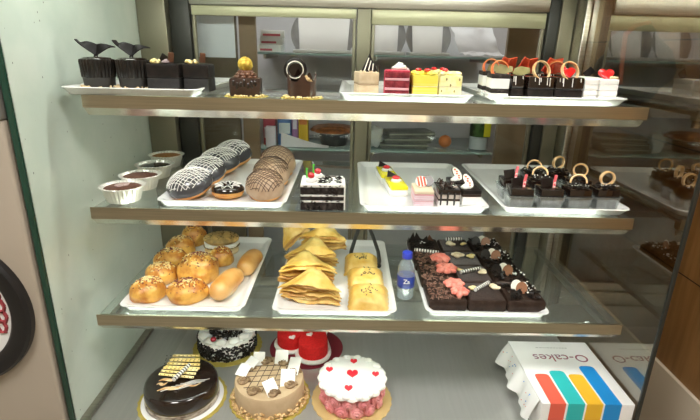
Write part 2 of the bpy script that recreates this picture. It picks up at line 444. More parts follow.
def rosette(b, x, y, z, R, h, turns=2.6, tr=.004, tilt=None, n=46):
    path = []
    for i in range(n):
        u = i / (n - 1); a = 2 * PI * turns * u; r = R * (1 - u)
        path.append((x + r * math.cos(a), y + r * math.sin(a), z + h * u))
    b.tube(path, tr, 6)
    return b

# ------------------------------------------------------------------ TOP SHELF
ZT1 = Z1 + TI
ZT2 = Z2 + TI
ZT3 = Z3 + TI
def butterfly_pastry(loc, rz, lab, w=.036):
    t = thing('chocolate_pastry', lab, 'pastry', loc, rz, 'ribbed pastries with chocolate butterflies')
    b = MB()
    wob = lambda a, z: 1 + .035 * math.cos(28 * a)
    b.lathe([(w * .95, .028), (w * .98, .029), (w * 1.03, .062), (w * 1.0, .0665), (w * .9, .068)], 168, 1, .95, wob).build('ribbed_wrap', mat('ribbed_chocolate', (.008, .006, .005), (.018, .012, .008), scale=30, rough=.35, spec=.35), t)
    MB().lathe([(w * .88, 0), (w * .90, .002), (w * .96, .0278)], 40, 1, .95).build('cup', mat('dark_grey_cup', (.022, .02, .018), rough=.5), t)
    MB().lathe([(w * .88, .0682), (w * .8, .071), (w * .3, .0725)], 24, 1, .95).build('glaze', GLOSSCHOC, t)
    for sgn in (-1, 1):
        def wing(u, v, sgn=sgn):
            tip = .037 if sgn < 0 else .022
            lo = .001 + (tip - .001) * u ** 1.15; mid = .027 + (.006 if sgn < 0 else .002) * math.sin(PI * min(1, u * 1.3))
            hi = mid * (1 - u ** 4) + tip * u ** 4; hi = max(hi, lo)
            z = lo + (hi - lo) * v
            return (sgn * (-.0045 * (1 - v) + (.041 if sgn < 0 else .041) * u) , -.004 - .010 * math.sin(PI * u * .8) + .016 * v + .003 * math.sin(5 * u + v * 3), .0715 + z)
        MB().sheet(wing, 10, 6, .0018).build('butterfly_wing', mat('matte_black_chocolate', (.008, .006, .006), rough=.5, spec=.25), t)
    r = random.Random(int(loc[0] * 999))
    crumbs(MB(), [((w + .002) * math.cos(a) * .98, (w + .002) * .95 * math.sin(a), .004 + r.random() * .005) for a in [r.uniform(0, 2 * PI) for _ in range(46)]], .0018, .0036, 4).build('nut_crumb', NUT, t)
butterfly_pastry((-.572, 1.130, ZT1), 0.1, 'ribbed dark pastry with black butterfly, nearest the left glass wall')
butterfly_pastry((-.4935, 1.135, ZT1), -.15, 'ribbed dark pastry with black butterfly, beside the black square pastry')

def black_square(loc, w, lab, kind):
    t = thing('chocolate_pastry', lab, 'pastry', loc, 0, 'black square pastries on the butterfly tray')
    MB().box(-w / 2, w / 2, -.03, .03, 0, .030, .003).build('cake_layer', mat('charcoal_cake', (.007, .006, .006), (.012, .010, .009), scale=80, rough=.6, bump=.3, bscale=200), t)
    MB().box(-w / 2, w / 2, -.03, .03, .0302, .061, .004).build('cake_layer', BLACKCHOC, t)
    r = random.Random(kind)
    crumbs(MB(), [(-w * .25 + r.uniform(-.011, .011), -.014 + r.uniform(-.012, .012), .0635 + r.random() * .006) for _ in range(14)], .0025, .0045, 2).build('nut_crumb', YNUT, t)
    b = MB().at(w * .20, -.006, .073, rx=.15, ry=.1, rz=.4); b.box(-.006, .006, -.005, .005, -.009, .012, .0012).build('chocolate_stick', MILKCHOC, t)
    if kind == 1:
        MB().at(-.008, .012, .068, rx=.2, ry=.6).box(-.010, .010, -.002, .002, -.006, .012, .0008).build('chocolate_shard', BLACKCHOC, t)
        b = MB(); rosette(b, .004, -.008, .063, .010, .006, 2.2, .003).build('cream_swirl', mat('mauve_cream', (.35, .27, .28), rough=.5), t)
black_square((-.418, 1.135, ZT1), .072, 'black square pastry with a shard and brown stick, in the middle of its tray', 1)
black_square((-.3485, 1.150, ZT1), .058, 'black square pastry with yellow nuts at the right end of its tray', 2)

# two single pastries on gold doilies
def doily(b, R):
    pts = []
    for i in range(72):
        a = 2 * PI * i / 72; r = R * (1 + .05 * math.cos(18 * a)); pts.append((r * math.cos(a), r * math.sin(a)))
    return b.prism(pts, 0, .0012)
t = thing('chocolate_cake', 'small dark chocolate cube cake topped with a gold foil ball', 'cake', (-.236, 1.128, Z1 + .0003), .08)
doily(MB(), .048).build('gold_doily', GOLDB, t)
b = MB(); b.box(-.034, .034, -.03, .03, .0014, .042, .005).build('cake_body', DARKCHOC, t)
b = MB()
for k in range(7): b.ell((-.024 + .008 * k, -.0295, .031 - .003 * ((k * 5) % 3)), (.0042, .002, .007 + .002 * (k % 2)), 8, 6)
b.build('chocolate_drip', GLOSSCHOC, t)
b = MB()
for zz, R in ((.043, .021), (.049, .017), (.054, .012)):
    for k in range(9): b.ell((R * math.cos(2 * PI * k / 9 + zz * 90), R * math.sin(2 * PI * k / 9 + zz * 90), zz), (.0066, .0066, .0045), 8, 6)
b.lathe([(.018, .0402), (.018, .05), (.008, .056)], 16).build('chocolate_rosette', MILKCHOC, t)
MB().ell((0, 0, .0705), (.0165, .0165, .0165), 20, 14, .14, 7, 3).build('gold_ball', GOLDF, t)
r = random.Random(9)
crumbs(MB(), [(rr * math.cos(a), rr * math.sin(a), .0035) for rr, a in [(r.uniform(.034, .044), r.uniform(PI * 1.0, PI * 2.0)) for _ in range(30)]], .002, .0042, 1).build('nut_crumb', YNUT, t)

t = thing('chocolate_cake', 'round chocolate cake with a pointed wrap and a dark ring on top', 'cake', (-.107, 1.120, Z1 + .0003), 0)
doily(MB(), .047).build('gold_doily', GOLDB, t)
MB().lathe([(.028, .0014), (.029, .003), (.029, .034), (.026, .036)], 32).build('cake_body', DARKCHOC, t)
def wrapfn(u, v):
    a = 2 * PI * u; n = .5 + .5 * math.cos(5 * a + .8); hh = .036 + .018 * n ** 3
    R = .0315 + .001 * v
    return (R * math.cos(a), R * math.sin(a), .0016 + v * hh)
MB().sheet(wrapfn, 90, 6, .0018).build('chocolate_wrap', MILKCHOC if False else mat('brown_wrap', (.045, .020, .012), (.06, .028, .016), scale=40, rough=.3, coat=.3), t)
b = MB().at(-.014, -.004, .062, rx=PI / 2 + .1, rz=.25)
b.tube([(.021 * math.cos(2 * PI * k / 32), .021 * math.sin(2 * PI * k / 32), 0) for k in range(32)], .0055, 10, True).build('chocolate_ring', BLACKCHOC, t)
b = MB().at(-.014, -.0105, .062, rx=PI / 2 + .1, rz=.25)
b.tube([(.0185 * math.cos(2 * PI * k / 32), .0185 * math.sin(2 * PI * k / 32), 0) for k in range(32)], .0013, 6, True).build('white_stripe', WHITECHOC, t)
MB().at(-.014, -.002, .062, rx=PI / 2 + .1, rz=.25).lathe([(.0150, -.002), (.0150, .002)], 24).build('ring_disc', GLOSSCHOC, t)
b = MB(); rosette(b, .010, -.008, .037, .012, .012, 2.2, .0035).build('cream_swirl', mat('tan_cream', (.6, .42, .2), rough=.5), t)
r = random.Random(11)
crumbs(MB(), [(rr * math.cos(a), rr * math.sin(a), .0035) for rr, a in [(r.uniform(.035, .044), r.uniform(PI * .95, PI * 2.05)) for _ in range(34)]], .002, .0042, 1).build('nut_crumb', YNUT, t)

# slices on the centre tray of the top shelf
def layers(t, w, d, spec, z=0, bev=.002, amp=0):
    for h, m, nm in spec:
        MB().box(-w / 2, w / 2, -d / 2, d / 2, z + .0001, z + h - .0001, min(bev, h * .3)).build(nm, m, t)
        z += h
    return z
GT2 = 'cake slices on the centre tray of the top shelf'
t = thing('pastry_slice', 'beige nutty slice with a dark chocolate triangle on top', 'cake slice', (.040, 1.135, ZT1), .15, GT2)
z = layers(t, .046, .07, [(.025, BEIGEC, 'cake_layer'), (.004, mat('tan_layer', (.45, .33, .2), rough=.7), 'cream_layer'), (.024, BEIGEC, 'cake_layer')])
b = MB(); r = random.Random(2)
crumbs(b, [(r.uniform(-.02, .02), r.uniform(-.03, .03), z + .001) for _ in range(40)], .002, .004, 3).build('nut_crumb', BEIGEC, t)
b = MB().at(.002, -.022, z + .001, rx=PI / 2 - .25, rz=.25); b.prism([(-.020, 0), (.022, 0), (.004, .040)], -.001, .001).build('chocolate_triangle', BLACKCHOC, t)
b = MB().at(.002, -.0235, z + .001, rx=PI / 2 - .25, rz=.25)
for k in range(3): b.tube([(-.012 + .010 * k, .003, .0012), (.001 + .005 * k, .030 - .006 * k, .0012)], .0012, 5)
b.build('white_stripe', WHITECHOC, t)
b = MB().at(.020, -.018, z, rx=.1, ry=.2)
b.sheet(lambda u, v: (.006 * math.sin(3 * v), .012 * (u - .5), -.03 + .045 * v), 4, 8, .0015).build('chocolate_curl', DARKCHOC, t)

t = thing('pastry_slice', 'red velvet slice with white cream layers', 'cake slice', (.112, 1.135, ZT1), -.1, GT2)
z = layers(t, .055, .07, [(.016, REDSP, 'cake_layer'), (.005, PINKC, 'cream_layer'), (.016, REDSP, 'cake_layer'), (.005, PINKC, 'cream_layer'), (.012, REDSP, 'cake_layer')])
MB().box(-.0300, -.0278, -.034, .034, .001, z + .004, .0006).build('red_glaze', mat('red_crumb', (.45, .02, .05), (.55, .06, .1), scale=90, rough=.7, bump=.5), t)
MB().box(-.0277, .0277, -.034, .034, z, z + .0045, .002).build('red_crumb', mat('red_crumb', (.5, .03, .06)), t)
b = MB(); rosette(b, .004, .010, z + .0048, .018, .014, 2.5, .005).build('cream_swirl', CREAM, t)

def yellow_slice(loc, rz, lab, m, w, stripes=False, cherries=2, seed=0):
    t = thing('pastry_slice', lab, 'cake slice', loc, rz, GT2)
    z = layers(t, w, .062, [(.024, m, 'cake_layer'), (.002, mat('pale_cream_line', (.85, .8, .55), rough=.6), 'cream_layer'), (.024, m, 'cake_layer')])
    b = MB(); r = random.Random(seed)
    for k in range(12):
        b.ell((r.uniform(-.4, .4) * w, r.uniform(-.026, .026), z + .003), (.0085, .0085, .0055), 10, 6)
    b.build('cream_blob', m, t)
    for k in range(cherries):
        MB().ell((-.012 + .018 * k, -.010 - .012 * (k % 2) + .01, z + .0105), (.0075, .0075, .0042), 12, 8).build('red_jelly', CHERRY, t)
    if stripes:
        b = MB()
        for k in range(5): b.ell((-w * .38 + w * .19 * k, -.0312, .016 + .013 * ((k * 2) % 3)), (.0018, .0006, .0030), 8, 6)
        b.build('fruit_piece', plain('olive_fruit', (.25, .2, .05)), t)
    else:
        b = MB()
        for k in range(5): b.box(-w * .48, w * .48, -.0316, -.0311, .006 + .006 * k, .0068 + .006 * k)
        b.build('comb_line', plain('pale_comb', (.88, .82, .35)), t)
    return t
yellow_slice((.171, 1.132, ZT1), .05, 'bright yellow slice topped with red jelly, between the red velvet and pale slices', YELC, .056, False, 2, 1)
yellow_slice((.233, 1.134, ZT1), -.12, 'pale yellow front slice at the right end of its tray', PALEY, .050, True, 1, 2)
yellow_slice((.222, 1.225, ZT1), .1, 'pale yellow slice behind, between the bright and the pale front slices', PALEY, .048, False, 2, 3)
# right tray of the top shelf
GT3 = 'black and white pastries on the right tray of the top shelf'
def bw_pastry(loc, rz, lab, w, h, base, deco, seed=0, d=.07):
    t = thing('pastry_slice', lab, 'cake slice', loc, rz, GT3)
    r = random.Random(seed)
    if base == 'forest':
        z = layers(t, w, d, [(.014, CREAM, 'cream_layer'), (.010, SPONGE, 'cake_layer'), (h - .034, CREAM, 'cream_layer'), (.010, SPONGE, 'cake_layer')])
    elif base == 'black':
        z = layers(t, w, d, [(h * .48, BLACKCHOC, 'cake_layer'), (h * .52, GLOSSCHOC, 'cake_layer')], bev=.004)
        b = MB()
        for k in range(5):
            x = -w / 2 + w * r.random(); b.tube([(x, -d / 2 - .0004, z - .002), (x + .001, -d / 2 - .0004, z - .008 - .016 * r.random())], .0009, 5)
        b.build('white_drip', WHITED, t)
    else:
        z = layers(t, w, d, [(h / 4, CREAM, 'cream_layer')] * 4, bev=.0025)
    if 'ring' in deco:
        ring_curl('orange_curl', ORANGEC, t, 0, -.012, z + .008, .0205, .008, .0026, rz=.35 * (1 if seed % 2 else -1), rx=1.25)
    if 'band' in deco:
        ring_curl('tan_curl', TANRING, t, 0, -.022, z + .013, .0215, .007, .0022, rz=.3, rx=1.2)
    if 'slab' in deco:
        for k in range(2):
            b = MB().at(-.012 + .022 * k, .012, z + .012, rx=.35, ry=.35 - .5 * k, rz=.4); b.box(-.013, .013, -.0015, .0015, -.013, .024, .001)
            for q in range(6): b.box(-.0125 + .0043 * q, -.0100 + .0043 * q, -.0028, -.0016, -.012, .023)
            b.build('red_chocolate_piece', REDCH, t)
    if 'leaf' in deco:
        b = MB().at(.010, -.006, z + .009, rx=1.1, rz=-.3); b.prism([(-.018, -.008), (.002, -.011), (.020, -.004), (.018, .008), (-.002, .011), (-.015, .006)], -.0008, .0008).build('chocolate_leaf', OLIVEC, t)
    if 'heart' in deco:
        b = MB().at(0, -.012, z + .010, rx=.85); b.prism(heart(.019), -.003, .003, .001).build('red_jelly_heart', REDGEL, t)
    if 'shard' in deco:
        b = MB().at(.014, .014, z + .010, rx=.3, ry=.7); b.box(-.009, .009, -.001, .001, -.012, .012, .0006).build('chocolate_shard', BLACKCHOC, t)
    if 'nut' in deco:
        crumbs(MB(), [(.008 + .006 * k, -.022, z + .0032) for k in range(3)], .0032, .004, 5).build('nut_crumb', NUT, t)
    return t
REDCH = mat('red_orange_chocolate', (.78, .07, .03), (.82, .15, .06), scale=40, rough=.35)
OLIVEC = mat('olive_chocolate', (.20, .18, .05), (.28, .24, .08), scale=50, rough=.35)
for x, y, rz, w, h, base, deco, lab in [
    (.361, 1.225, -.10, .042, .058, 'forest', 'ring leaf', 'layered black and white slice at the far left end, orange curl on top'),
    (.357, 1.138, -.10, .040, .056, 'forest', 'ring leaf', 'second layered black and white slice from the left, standing in front'),
    (.397, 1.140, -.04, .030, .054, 'black', 'leaf', 'narrow black pastry with an olive leaf beside the second layered slice'),
    (.446, 1.138, .02, .060, .052, 'black', 'band', 'black pastry with a lone tan hoop, middle of the right top tray'),
    (.457, 1.225, .0, .050, .056, 'black', 'slab', 'black pastry behind the lone hoop one, with upright red pieces'),
    (.511, 1.138, .0, .064, .052, 'black', 'band heart', 'black pastry with a tan hoop around a red jelly heart'),
    (.520, 1.225, .0, .056, .056, 'black', 'slab ring', 'rear black pastry with red pieces and an orange hoop'),
    (.600, 1.225, .0, .038, .050, 'white', 'shard', 'white cream pastry with a black shard, at the rear right'),
    (.407, 1.228, .0, .040, .056, 'black', 'slab', 'rear black pastry with red pieces, behind the olive leaf pastry'),
    (.562, 1.138, .0, .032, .050, 'white', '', 'narrow plain white cream pastry, left of the red heart one'),
    (.602, 1.142, .0, .042, .050, 'white', 'heart nut', 'white cream pastry with a red jelly heart, at the right tray end')]:
    bw_pastry((x - .012, y, ZT1), rz, lab, w, h, base, deco, int(x * 1000), .07 if w > .035 else .06)

# ------------------------------------------------------------------ MIDDLE SHELF
def foil_cup(loc, lab, fill, top=False, lip=False):
    t = thing('foil_cup_cake', lab, 'cake', loc, rng.uniform(0, 3), 'foil cups along the left wall')
    wob = lambda a, z: 1 + .032 * math.cos(30 * a) * (1 if z > .002 else .3)
    b = MB()
    b.lathe([(.036, 0), (.037, .001), (.0465, .034), (.051, .035), (.0522, .0362), (.0515, .0372), (.0465, .0368), (.0450, .034), (.0415, .0275), (.02, .0272)], 120, 1, 1, wob)
    b.build('foil_cup', FOIL, t)
    b = MB(); b.lathe([(.0425, .0278), (.0428, .0315), (.036, .034), (.015, .0355)], 40).build('filling', fill, t)
    if top:
        b = MB()
        for k in range(5): b.ell((.010 * math.cos(k * 1.26), .008 * math.sin(k * 1.26), .0375), (.009, .006, .003), 8, 6)
        b.build('cream_dollop', mat('mauve_dollop', (.45, .33, .30), rough=.5), t)
for x, y, lab, fill, top in [(-.536, 1.096, 'foil cup of brown pudding with a pale dollop, nearest the front', PUD, True),
                             (-.538, 1.203, 'second foil cup from the front, filled with brown cake', PUD, False),
                             (-.546, 1.320, 'third foil cup from the front, with a smooth black filling', GLOSSCHOC, False),
                             (-.560, 1.450, 'rearmost foil cup with an orange-brown filling', PUDO, False)]:
    foil_cup((x, y, Z2 + .0003), lab, fill, top)

# domes: buns and donuts
def dome_z(h, r):
    return h * (.36 + .64 * math.sqrt(max(0, 1 - r * r)))
def dome(b, rx, ry, h, seed=0, amp=.05, n=40, z0=0, top_only=False, eps=0):
    prof = [(.80, 0), (.90, .03), (.98, .18), (1, .36)]
    for k in range(1, 11):
        a = PI / 2 * k / 10.5; prof.append((math.cos(a), .36 + .64 * math.sin(a)))
    if top_only:
        prof = [(.985, .19), (1.01, .25), (1.012, .36)] + [(math.cos(a), .36 + .64 * math.sin(a)) for a in [PI / 2 * (k + .8) / 11 for k in range(11)]]
    rings = []
    for r, z in prof:
        ring = []
        for i in range(n):
            a = 2 * PI * i / n
            k = 1 + amp * mnoise.noise(Vector((math.cos(a) * 1.6 * r + seed * 3.1, math.sin(a) * 1.6 * r, z * 1.5 + seed)))
            dz = (eps * .4 * math.sin(5 * a + seed) if (top_only and z < .5) else 0)
            ring.append((rx * r * k + 0, ry * r * k, 0)); ring[-1] = ((rx + eps) * r * k * math.cos(a), (ry + eps) * r * k * math.sin(a), z0 + (h + eps) * z * (1 + amp * .5 * mnoise.noise(Vector((math.cos(a) * r * 2 + seed, math.sin(a) * r * 2, seed)))) + dz)
        rings.append(ring)
    b.loft(rings)
    return b
def donut(loc, rz, lab, rx, ry, h, glaze, drz, seed, tilt=(0, 0), group=None):
    t = thing('donut', lab, 'donut', loc, rz, group); t.rotation_euler = (tilt[0], tilt[1], rz)
    dome(MB(), rx, ry, h, seed, .03).build('dough', DOUGH, t)
    gl_ = dome(MB(), rx, ry, h, seed, .03, 48, 0, True, .0018).build('glaze', glaze, t)
    b = MB(); r = random.Random(seed)
    for ang in (.55, -.75):
        c, s = math.cos(ang), math.sin(ang)
        for k in range(13):
            q = -.9 + 1.8 * k / 12 + r.uniform(-.03, .03); L = math.sqrt(max(0, .93 ** 2 - q * q)); path = []
            if L < .15: continue
            for m_ in range(13):
                p = -L + 2 * L * m_ / 12; w_ = q + .04 * math.sin(p * 5 + k)
                u, v = c * p - s * w_, s * p + c * w_
                rr = min(.955, math.hypot(u, v)); path.append(((rx + .0018) * u, (ry + .0018) * v, dome_z(h + .0018, rr) + .0006))
            b.tube(path, .00085, 5)
    b.build('drizzle', drz, gl_)
    return t
GD = 'chocolate donuts with white drizzle'
for x, y, rz, rx, ry, h, tl, lab in [
    (-.377, 1.122, .2, .054, .052, .052, (.20, -.28), 'front slate-glazed oval donut with white crosshatch drizzle, at the near tray edge'),
    (-.372, 1.226, .3, .055, .051, .058, (.18, -.25), 'second slate-glazed donut from the front, white crosshatch drizzle'),
    (-.362, 1.334, .1, .057, .051, .063, (.16, -.2), 'third slate-glazed donut from the front, white crosshatch drizzle'),
    (-.348, 1.440, .4, .056, .048, .066, (.15, -.2), 'rearmost slate-glazed donut with white crosshatch drizzle')]:
    donut((x, y, ZT2 + .012), rz, lab, rx, ry, h, GLAZE, WHITED, int(-x * 100 + y * 50), tl, GD)
GBR = 'donuts with brown glaze'
for x, y, rz, rx, ry, h, lab in [
    (-.199, 1.122, .3, .045, .051, .055, 'front brown-glazed donut with thin dark drizzle, at the near tray edge'),
    (-.198, 1.228, .1, .047, .050, .066, 'middle brown-glazed donut with thin dark drizzle'),
    (-.200, 1.332, .5, .050, .048, .076, 'rearmost brown-glazed donut with thin dark drizzle')]:
    donut((x, y, ZT2 + .010), rz, lab, rx, ry, h, BRGLAZE, BROWND, int(y * 70), (.25, -.08), GBR)
t = thing('donut', 'small ring donut with black icing and white zigzag, between the glazed rows', 'donut', (-.290, 1.118, ZT2), .2)
def torus(b, R, r_, z0, a0=0, a1=2 * PI, sq=1.0, n=40, m=14):
    rings = []
    for i in range(n):
        A = 2 * PI * i / n
        rings.append([((R + r_ * math.cos(a0 + (a1 - a0) * k / (m if a1 - a0 > 6.2 else m - 1))) * math.cos(A), (R + r_ * math.cos(a0 + (a1 - a0) * k / (m if a1 - a0 > 6.2 else m - 1))) * math.sin(A), z0 + sq * r_ * math.sin(a0 + (a1 - a0) * k / (m if a1 - a0 > 6.2 else m - 1))) for k in range(m)])
    b.loft(rings + [rings[0]], False, False, a1 - a0 > 6.2)
    return b
torus(MB(), .0235, .0155, .0145, sq=.93).build('dough', DOUGH, t)
ic_ = torus(MB(), .0235, .0166, .0150, .15, PI - .15, sq=.95).build('icing', GLOSSCHOC, t)
b = MB(); path = []
for k in range(60):
    a = 2 * PI * k / 60; rr = .0235 + .010 * math.sin(9 * a)
    path.append((rr * math.cos(a), rr * math.sin(a), .0150 + .0158 * math.sqrt(max(0, 1 - ((rr - .0235) / .0166) ** 2)) + .0008))
b.tube(path, .0012, 5, True).build('drizzle', WHITED, ic_)

t = thing('pastry_slice', 'black forest slice with green picks and cherries, standing between two trays', 'cake slice', (-.057, 1.088, Z2 + .0003), 0.03)
z = layers(t, .100, .085, [(.019, SPONGE, 'cake_layer'), (.005, CREAM, 'cream_layer'), (.009, SPONGE, 'cake_layer'), (.005, CREAM, 'cream_layer'), (.017, SPONGE, 'cake_layer'), (.007, CREAM, 'cream_layer')])
MB().box(.0502, .0535, -.041, .041, .001, z - .004, .001).build('cream_side', CREAM, t)
b = MB(); r = random.Random(4)
for k in range(60):
    x, y = r.uniform(-.008, .044), r.uniform(-.034, .034)
    b.at(x, y, z + .002, r.uniform(-.4, .4), r.uniform(-.4, .4), r.uniform(0, 3)); b.box(-.005, .005, -.0012, .0012, -.0007, .0007)
for k in range(110):
    b.at(r.uniform(-.048, .048), -.0432, r.uniform(.002, z - .002), r.uniform(-.4, .4), r.uniform(-.4, .4), r.uniform(0, 3)); b.box(-.003, .003, -.001, .001, -.0007, .0007)
b.build('chocolate_flake', BLACKCHOC, t)
for k, (x, y) in enumerate(((-.026, -.018), (-.012, .022))):
    b = MB(); rosette(b, x, y, z + .0015, .012, .010, 2.2, .005).build('cream_swirl', CREAM, t)
    MB().ell((x, y - .003, z + .0165), (.0085, .0085, .0070), 12, 8).build('cherry', CHERRY, t)
    b = MB().at(x - .010, y + .012, z, ry=-.05); b.box(-.0018, .0018, -.0012, .0012, .0, .030, .0006); b.box(-.0018, .004, -.0012, .0012, .026, .030, .0006); b.build('green_pick', GREENST, t)

# centre tray, middle shelf
GT5 = 'assorted pastries on the centre tray of the middle shelf'
def yellow_strip(loc, rz, lab):
    t = thing('yellow_pastry', lab, 'cake slice', loc, rz, GT5)
    layers(t, .045, .108, [(.016, CREAM, 'cake_layer'), (.010, YELG, 'yellow_glaze')], bev=.003)
    b = MB(); rosette(b, 0, -.004, .0262, .013, .006, 2.0, .0045).build('cream_swirl', CREAM, t)
    MB().ell((0, -.002, .036), (.0105, .0095, .0055), 14, 8).build('cherry', CHERRY, t)
    b = MB().at(-.002, .018, .034, rx=.9, rz=.3); b.prism([(-.020, 0), (.015, -.002), (-.012, .018)], -.001, .001).build('chocolate_triangle', BLACKCHOC, t)
yellow_strip((.128, 1.200, ZT2), .10, 'front yellow glazed pastry strip with cherry and dark triangle')
yellow_strip((.112, 1.315, ZT2), .10, 'rear yellow glazed pastry strip with cherry and dark triangle')
def striped_disc(t, x, y, z, R, m1, m2, rz=0, rx=1.15):
    MB().at(x, y, z, rx=rx, rz=rz).lathe([(R * .96, -.0018), (R, -.0008), (R, .0008), (R * .96, .0018)], 28, 1, 1.0).build('chocolate_disc', m1, t)
    b = MB().at(x, y, z, rx=rx, rz=rz)
    for k in (-.55, 0, .55):
        L = R * math.sqrt(1 - k * k) * .93; b.box(k * R - .0024, k * R + .0024, -L, L, .0019, .0026)
    b.build('stripe', m2, t)
t = thing('pastry_slice', 'pink and cream slice topped with a red striped disc, centre of its tray', 'cake slice', (.184, 1.105, ZT2), -.02, GT5)
z = layers(t, .046, .075, [(.012, LILAC, 'cake_layer'), (.003, PINKC, 'cream_layer'), (.012, LILAC, 'cake_layer'), (.003, PINKC, 'cream_layer'), (.008, PALEB := mat('cream_beige', (.78, .66, .48), rough=.5), 'cake_layer')])
b = MB()
for k in range(5): b.box(-.0225, .0225, -.0384, -.0376, .004 + .005 * k, .0052 + .005 * k)
b.build('comb_line', plain('pale_pink_line', (.86, .72, .76)), t)
MB().at(.014, .012, z + .012, rx=1.0, rz=.1).lathe([(.0135, -.002), (.014, 0), (.0135, .002)], 24).build('chocolate_disc', DARKCHOC, t)
striped_disc(t, -.004, .004, z + .012, .0145, CREAM, REDCH, .3, .95)
t = thing('pastry_slice', 'slice coated in dark chocolate with brown curls, right of the pink slice', 'cake slice', (.243, 1.108, ZT2), 0, GT5)
z = layers(t, .052, .075, [(.014, CREAM, 'cake_layer'), (.005, DARKCHOC, 'cream_layer'), (.010, mat('grey_sponge', (.45, .38, .33), (.55, .48, .42), scale=70, rough=.7), 'cake_layer'), (.012, GLOSSCHOC, 'glaze')])
b = MB(); r = random.Random(8)
for k in range(14):
    x, y, a = r.uniform(-.016, .018), r.uniform(-.025, .03), r.uniform(0, 3)
    b.tube([(x + .012 * math.cos(a + q * .25) * (q / 6), y + .010 * math.sin(a + q * .3), z + .002 + .012 * math.sin(PI * q / 6) * (k % 3) / 2) for q in range(7)], .0016, 5)
b.build('chocolate_curl', DARKCHOC, t)
b = MB()
for x in (-.020, -.004, .012): b.tube([(x, -.0378, z - .004), (x, -.0378, .004)], .003, 6, taper=lambda u: 1 - .3 * u)
b.build('chocolate_drip', GLOSSCHOC, t)
def oval_slice(loc, rz, lab):
    t = thing('pastry_slice', lab, 'cake slice', loc, rz, GT5)
    z = layers(t, .046, .062, [(.020, CREAM, 'cake_layer'), (.006, DARKCHOC, 'cream_layer'), (.010, BLACKCHOC, 'glaze')])
    b = MB(); rosette(b, -.012, -.012, z + .001, .010, .010, 2.2, .004).build('cream_swirl', CREAM, t)
    pl_ = MB().at(-.002, .006, z + .014, rx=.72, rz=.35).lathe([(.0115, -.0015), (.012, 0), (.0115, .0015)], 28, 1, 1.75).build('oval_plaque', WHITECHOC, t)
    b = MB()
    for k in range(5): b.at(-.002, .006, z + .014, rx=.72, rz=.35); b.box(-.005 + .003 * (k % 2), .001 + .003 * (k % 2), -.016 + .0065 * k, -.0115 + .0065 * k, .0016, .0023)
    b.build('red_mark', REDCH, pl_)
    b = MB().at(-.002, .006, z + .014, rx=.72, rz=.35)
    b.tube([(.0119 * math.cos(2 * PI * k / 36), .0209 * math.sin(2 * PI * k / 36), 0) for k in range(36)], .0014, 6, True).build('plaque_rim', DARKCHOC, pl_)
oval_slice((.299, 1.118, ZT2), .05, 'dark-topped white slice with an oval plaque, in the front right tray corner')
oval_slice((.288, 1.190, ZT2), .1, 'dark-topped white slice with an oval plaque, behind the front right one')

# right tray: dark pastries in clear cups
GT6 = 'black pastries in clear square cups'
def cup_pastry(loc, rz, lab, kind, w=.060):
    t = thing('cup_pastry', lab, 'pastry', loc, rz, GT6)
    b = MB(); h = .032; k = w / 2
    b.loft([rrect(0, 0, w - .010, w - .010, .004, 0, 3), rrect(0, 0, w - .008, w - .008, .004, .001, 3), rrect(0, 0, w, w, .004, h, 3), rrect(0, 0, w + .006, w + .006, .004, h + .0006, 3), rrect(0, 0, w + .006, w + .006, .004, h + .0014, 3), rrect(0, 0, w - .002, w - .002, .004, h + .0012, 3), rrect(0, 0, w - .010, w - .010, .003, .0016, 3)])
    b.build('clear_cup', PLASTIC, t)
    MB().box(-k + .0065, k - .0065, -k + .0065, k - .0065, .0022, .026, .003).build('cake_layer', mat('grey_mousse', (.20, .20, .19), (.05, .045, .04), scale=60, rough=.6), t)
    MB().box(-k + .0035, k - .0035, -k + .0035, k - .0035, .0262, .050, .003).build('chocolate_top', GLOSSCHOC, t)
    r = random.Random(int(loc[0] * 777 + loc[1] * 99))
    if kind == 'stick':
        b = MB().at(-.004, .004, .050, rz=.5, rx=-.3); b.box(-.018, .018, -.002, .002, -.004, .020, .001); b.build('chocolate_slab', BLACKCHOC, t)
        b = MB(); b.tube([(.004, -.016, .052), (.006, -.010, .066), (.010, -.004, .080)], .0034, 8).build('red_stick', REDST, t)
        b = MB()
        for q in range(3): b.ell((.004 + .0018 * q, -.0185 + .005 * q, .0555 + .0085 * q), (.0022, .0015, .0018), 6, 4)
        b.build('white_dot', WHITED, t)
    else:
        b = MB()
        for q in range(26):
            b.at(r.uniform(-.022, .022), r.uniform(-.022, .022), .0520 + r.random() * .006, r.uniform(-.6, .6), r.uniform(-.6, .6), r.uniform(0, 3)); b.box(-.005, .005, -.003, .003, -.0015, .0015, .0006)
        b.build('chocolate_flake', BLACKCHOC, t)
        b = MB()
        for q in range(12): b.ell((r.uniform(-.022, .022), r.uniform(-.022, .01), .0575 + r.random() * .003), (.0016, .0010, .0010), 6, 4)
        b.build('white_sprinkle', WHITED, t)
        if kind == 'ring':
            ring_curl('tan_ring', TANRING, t, .006, .004, .071, .0160, .008, .0036, rz=r.uniform(-.6, .7))
        else:
            ring_curl('tan_ring', TANRING, t, .002, .0, .063, .0175, .008, .0036, rz=r.uniform(-.7, .1), arc=PI * 1.1, rx=1.0)
REDST = mat('red_white_stick', (.80, .10, .12), (.85, .4, .4), scale=180, rough=.4, lo=.5, hi=.6)
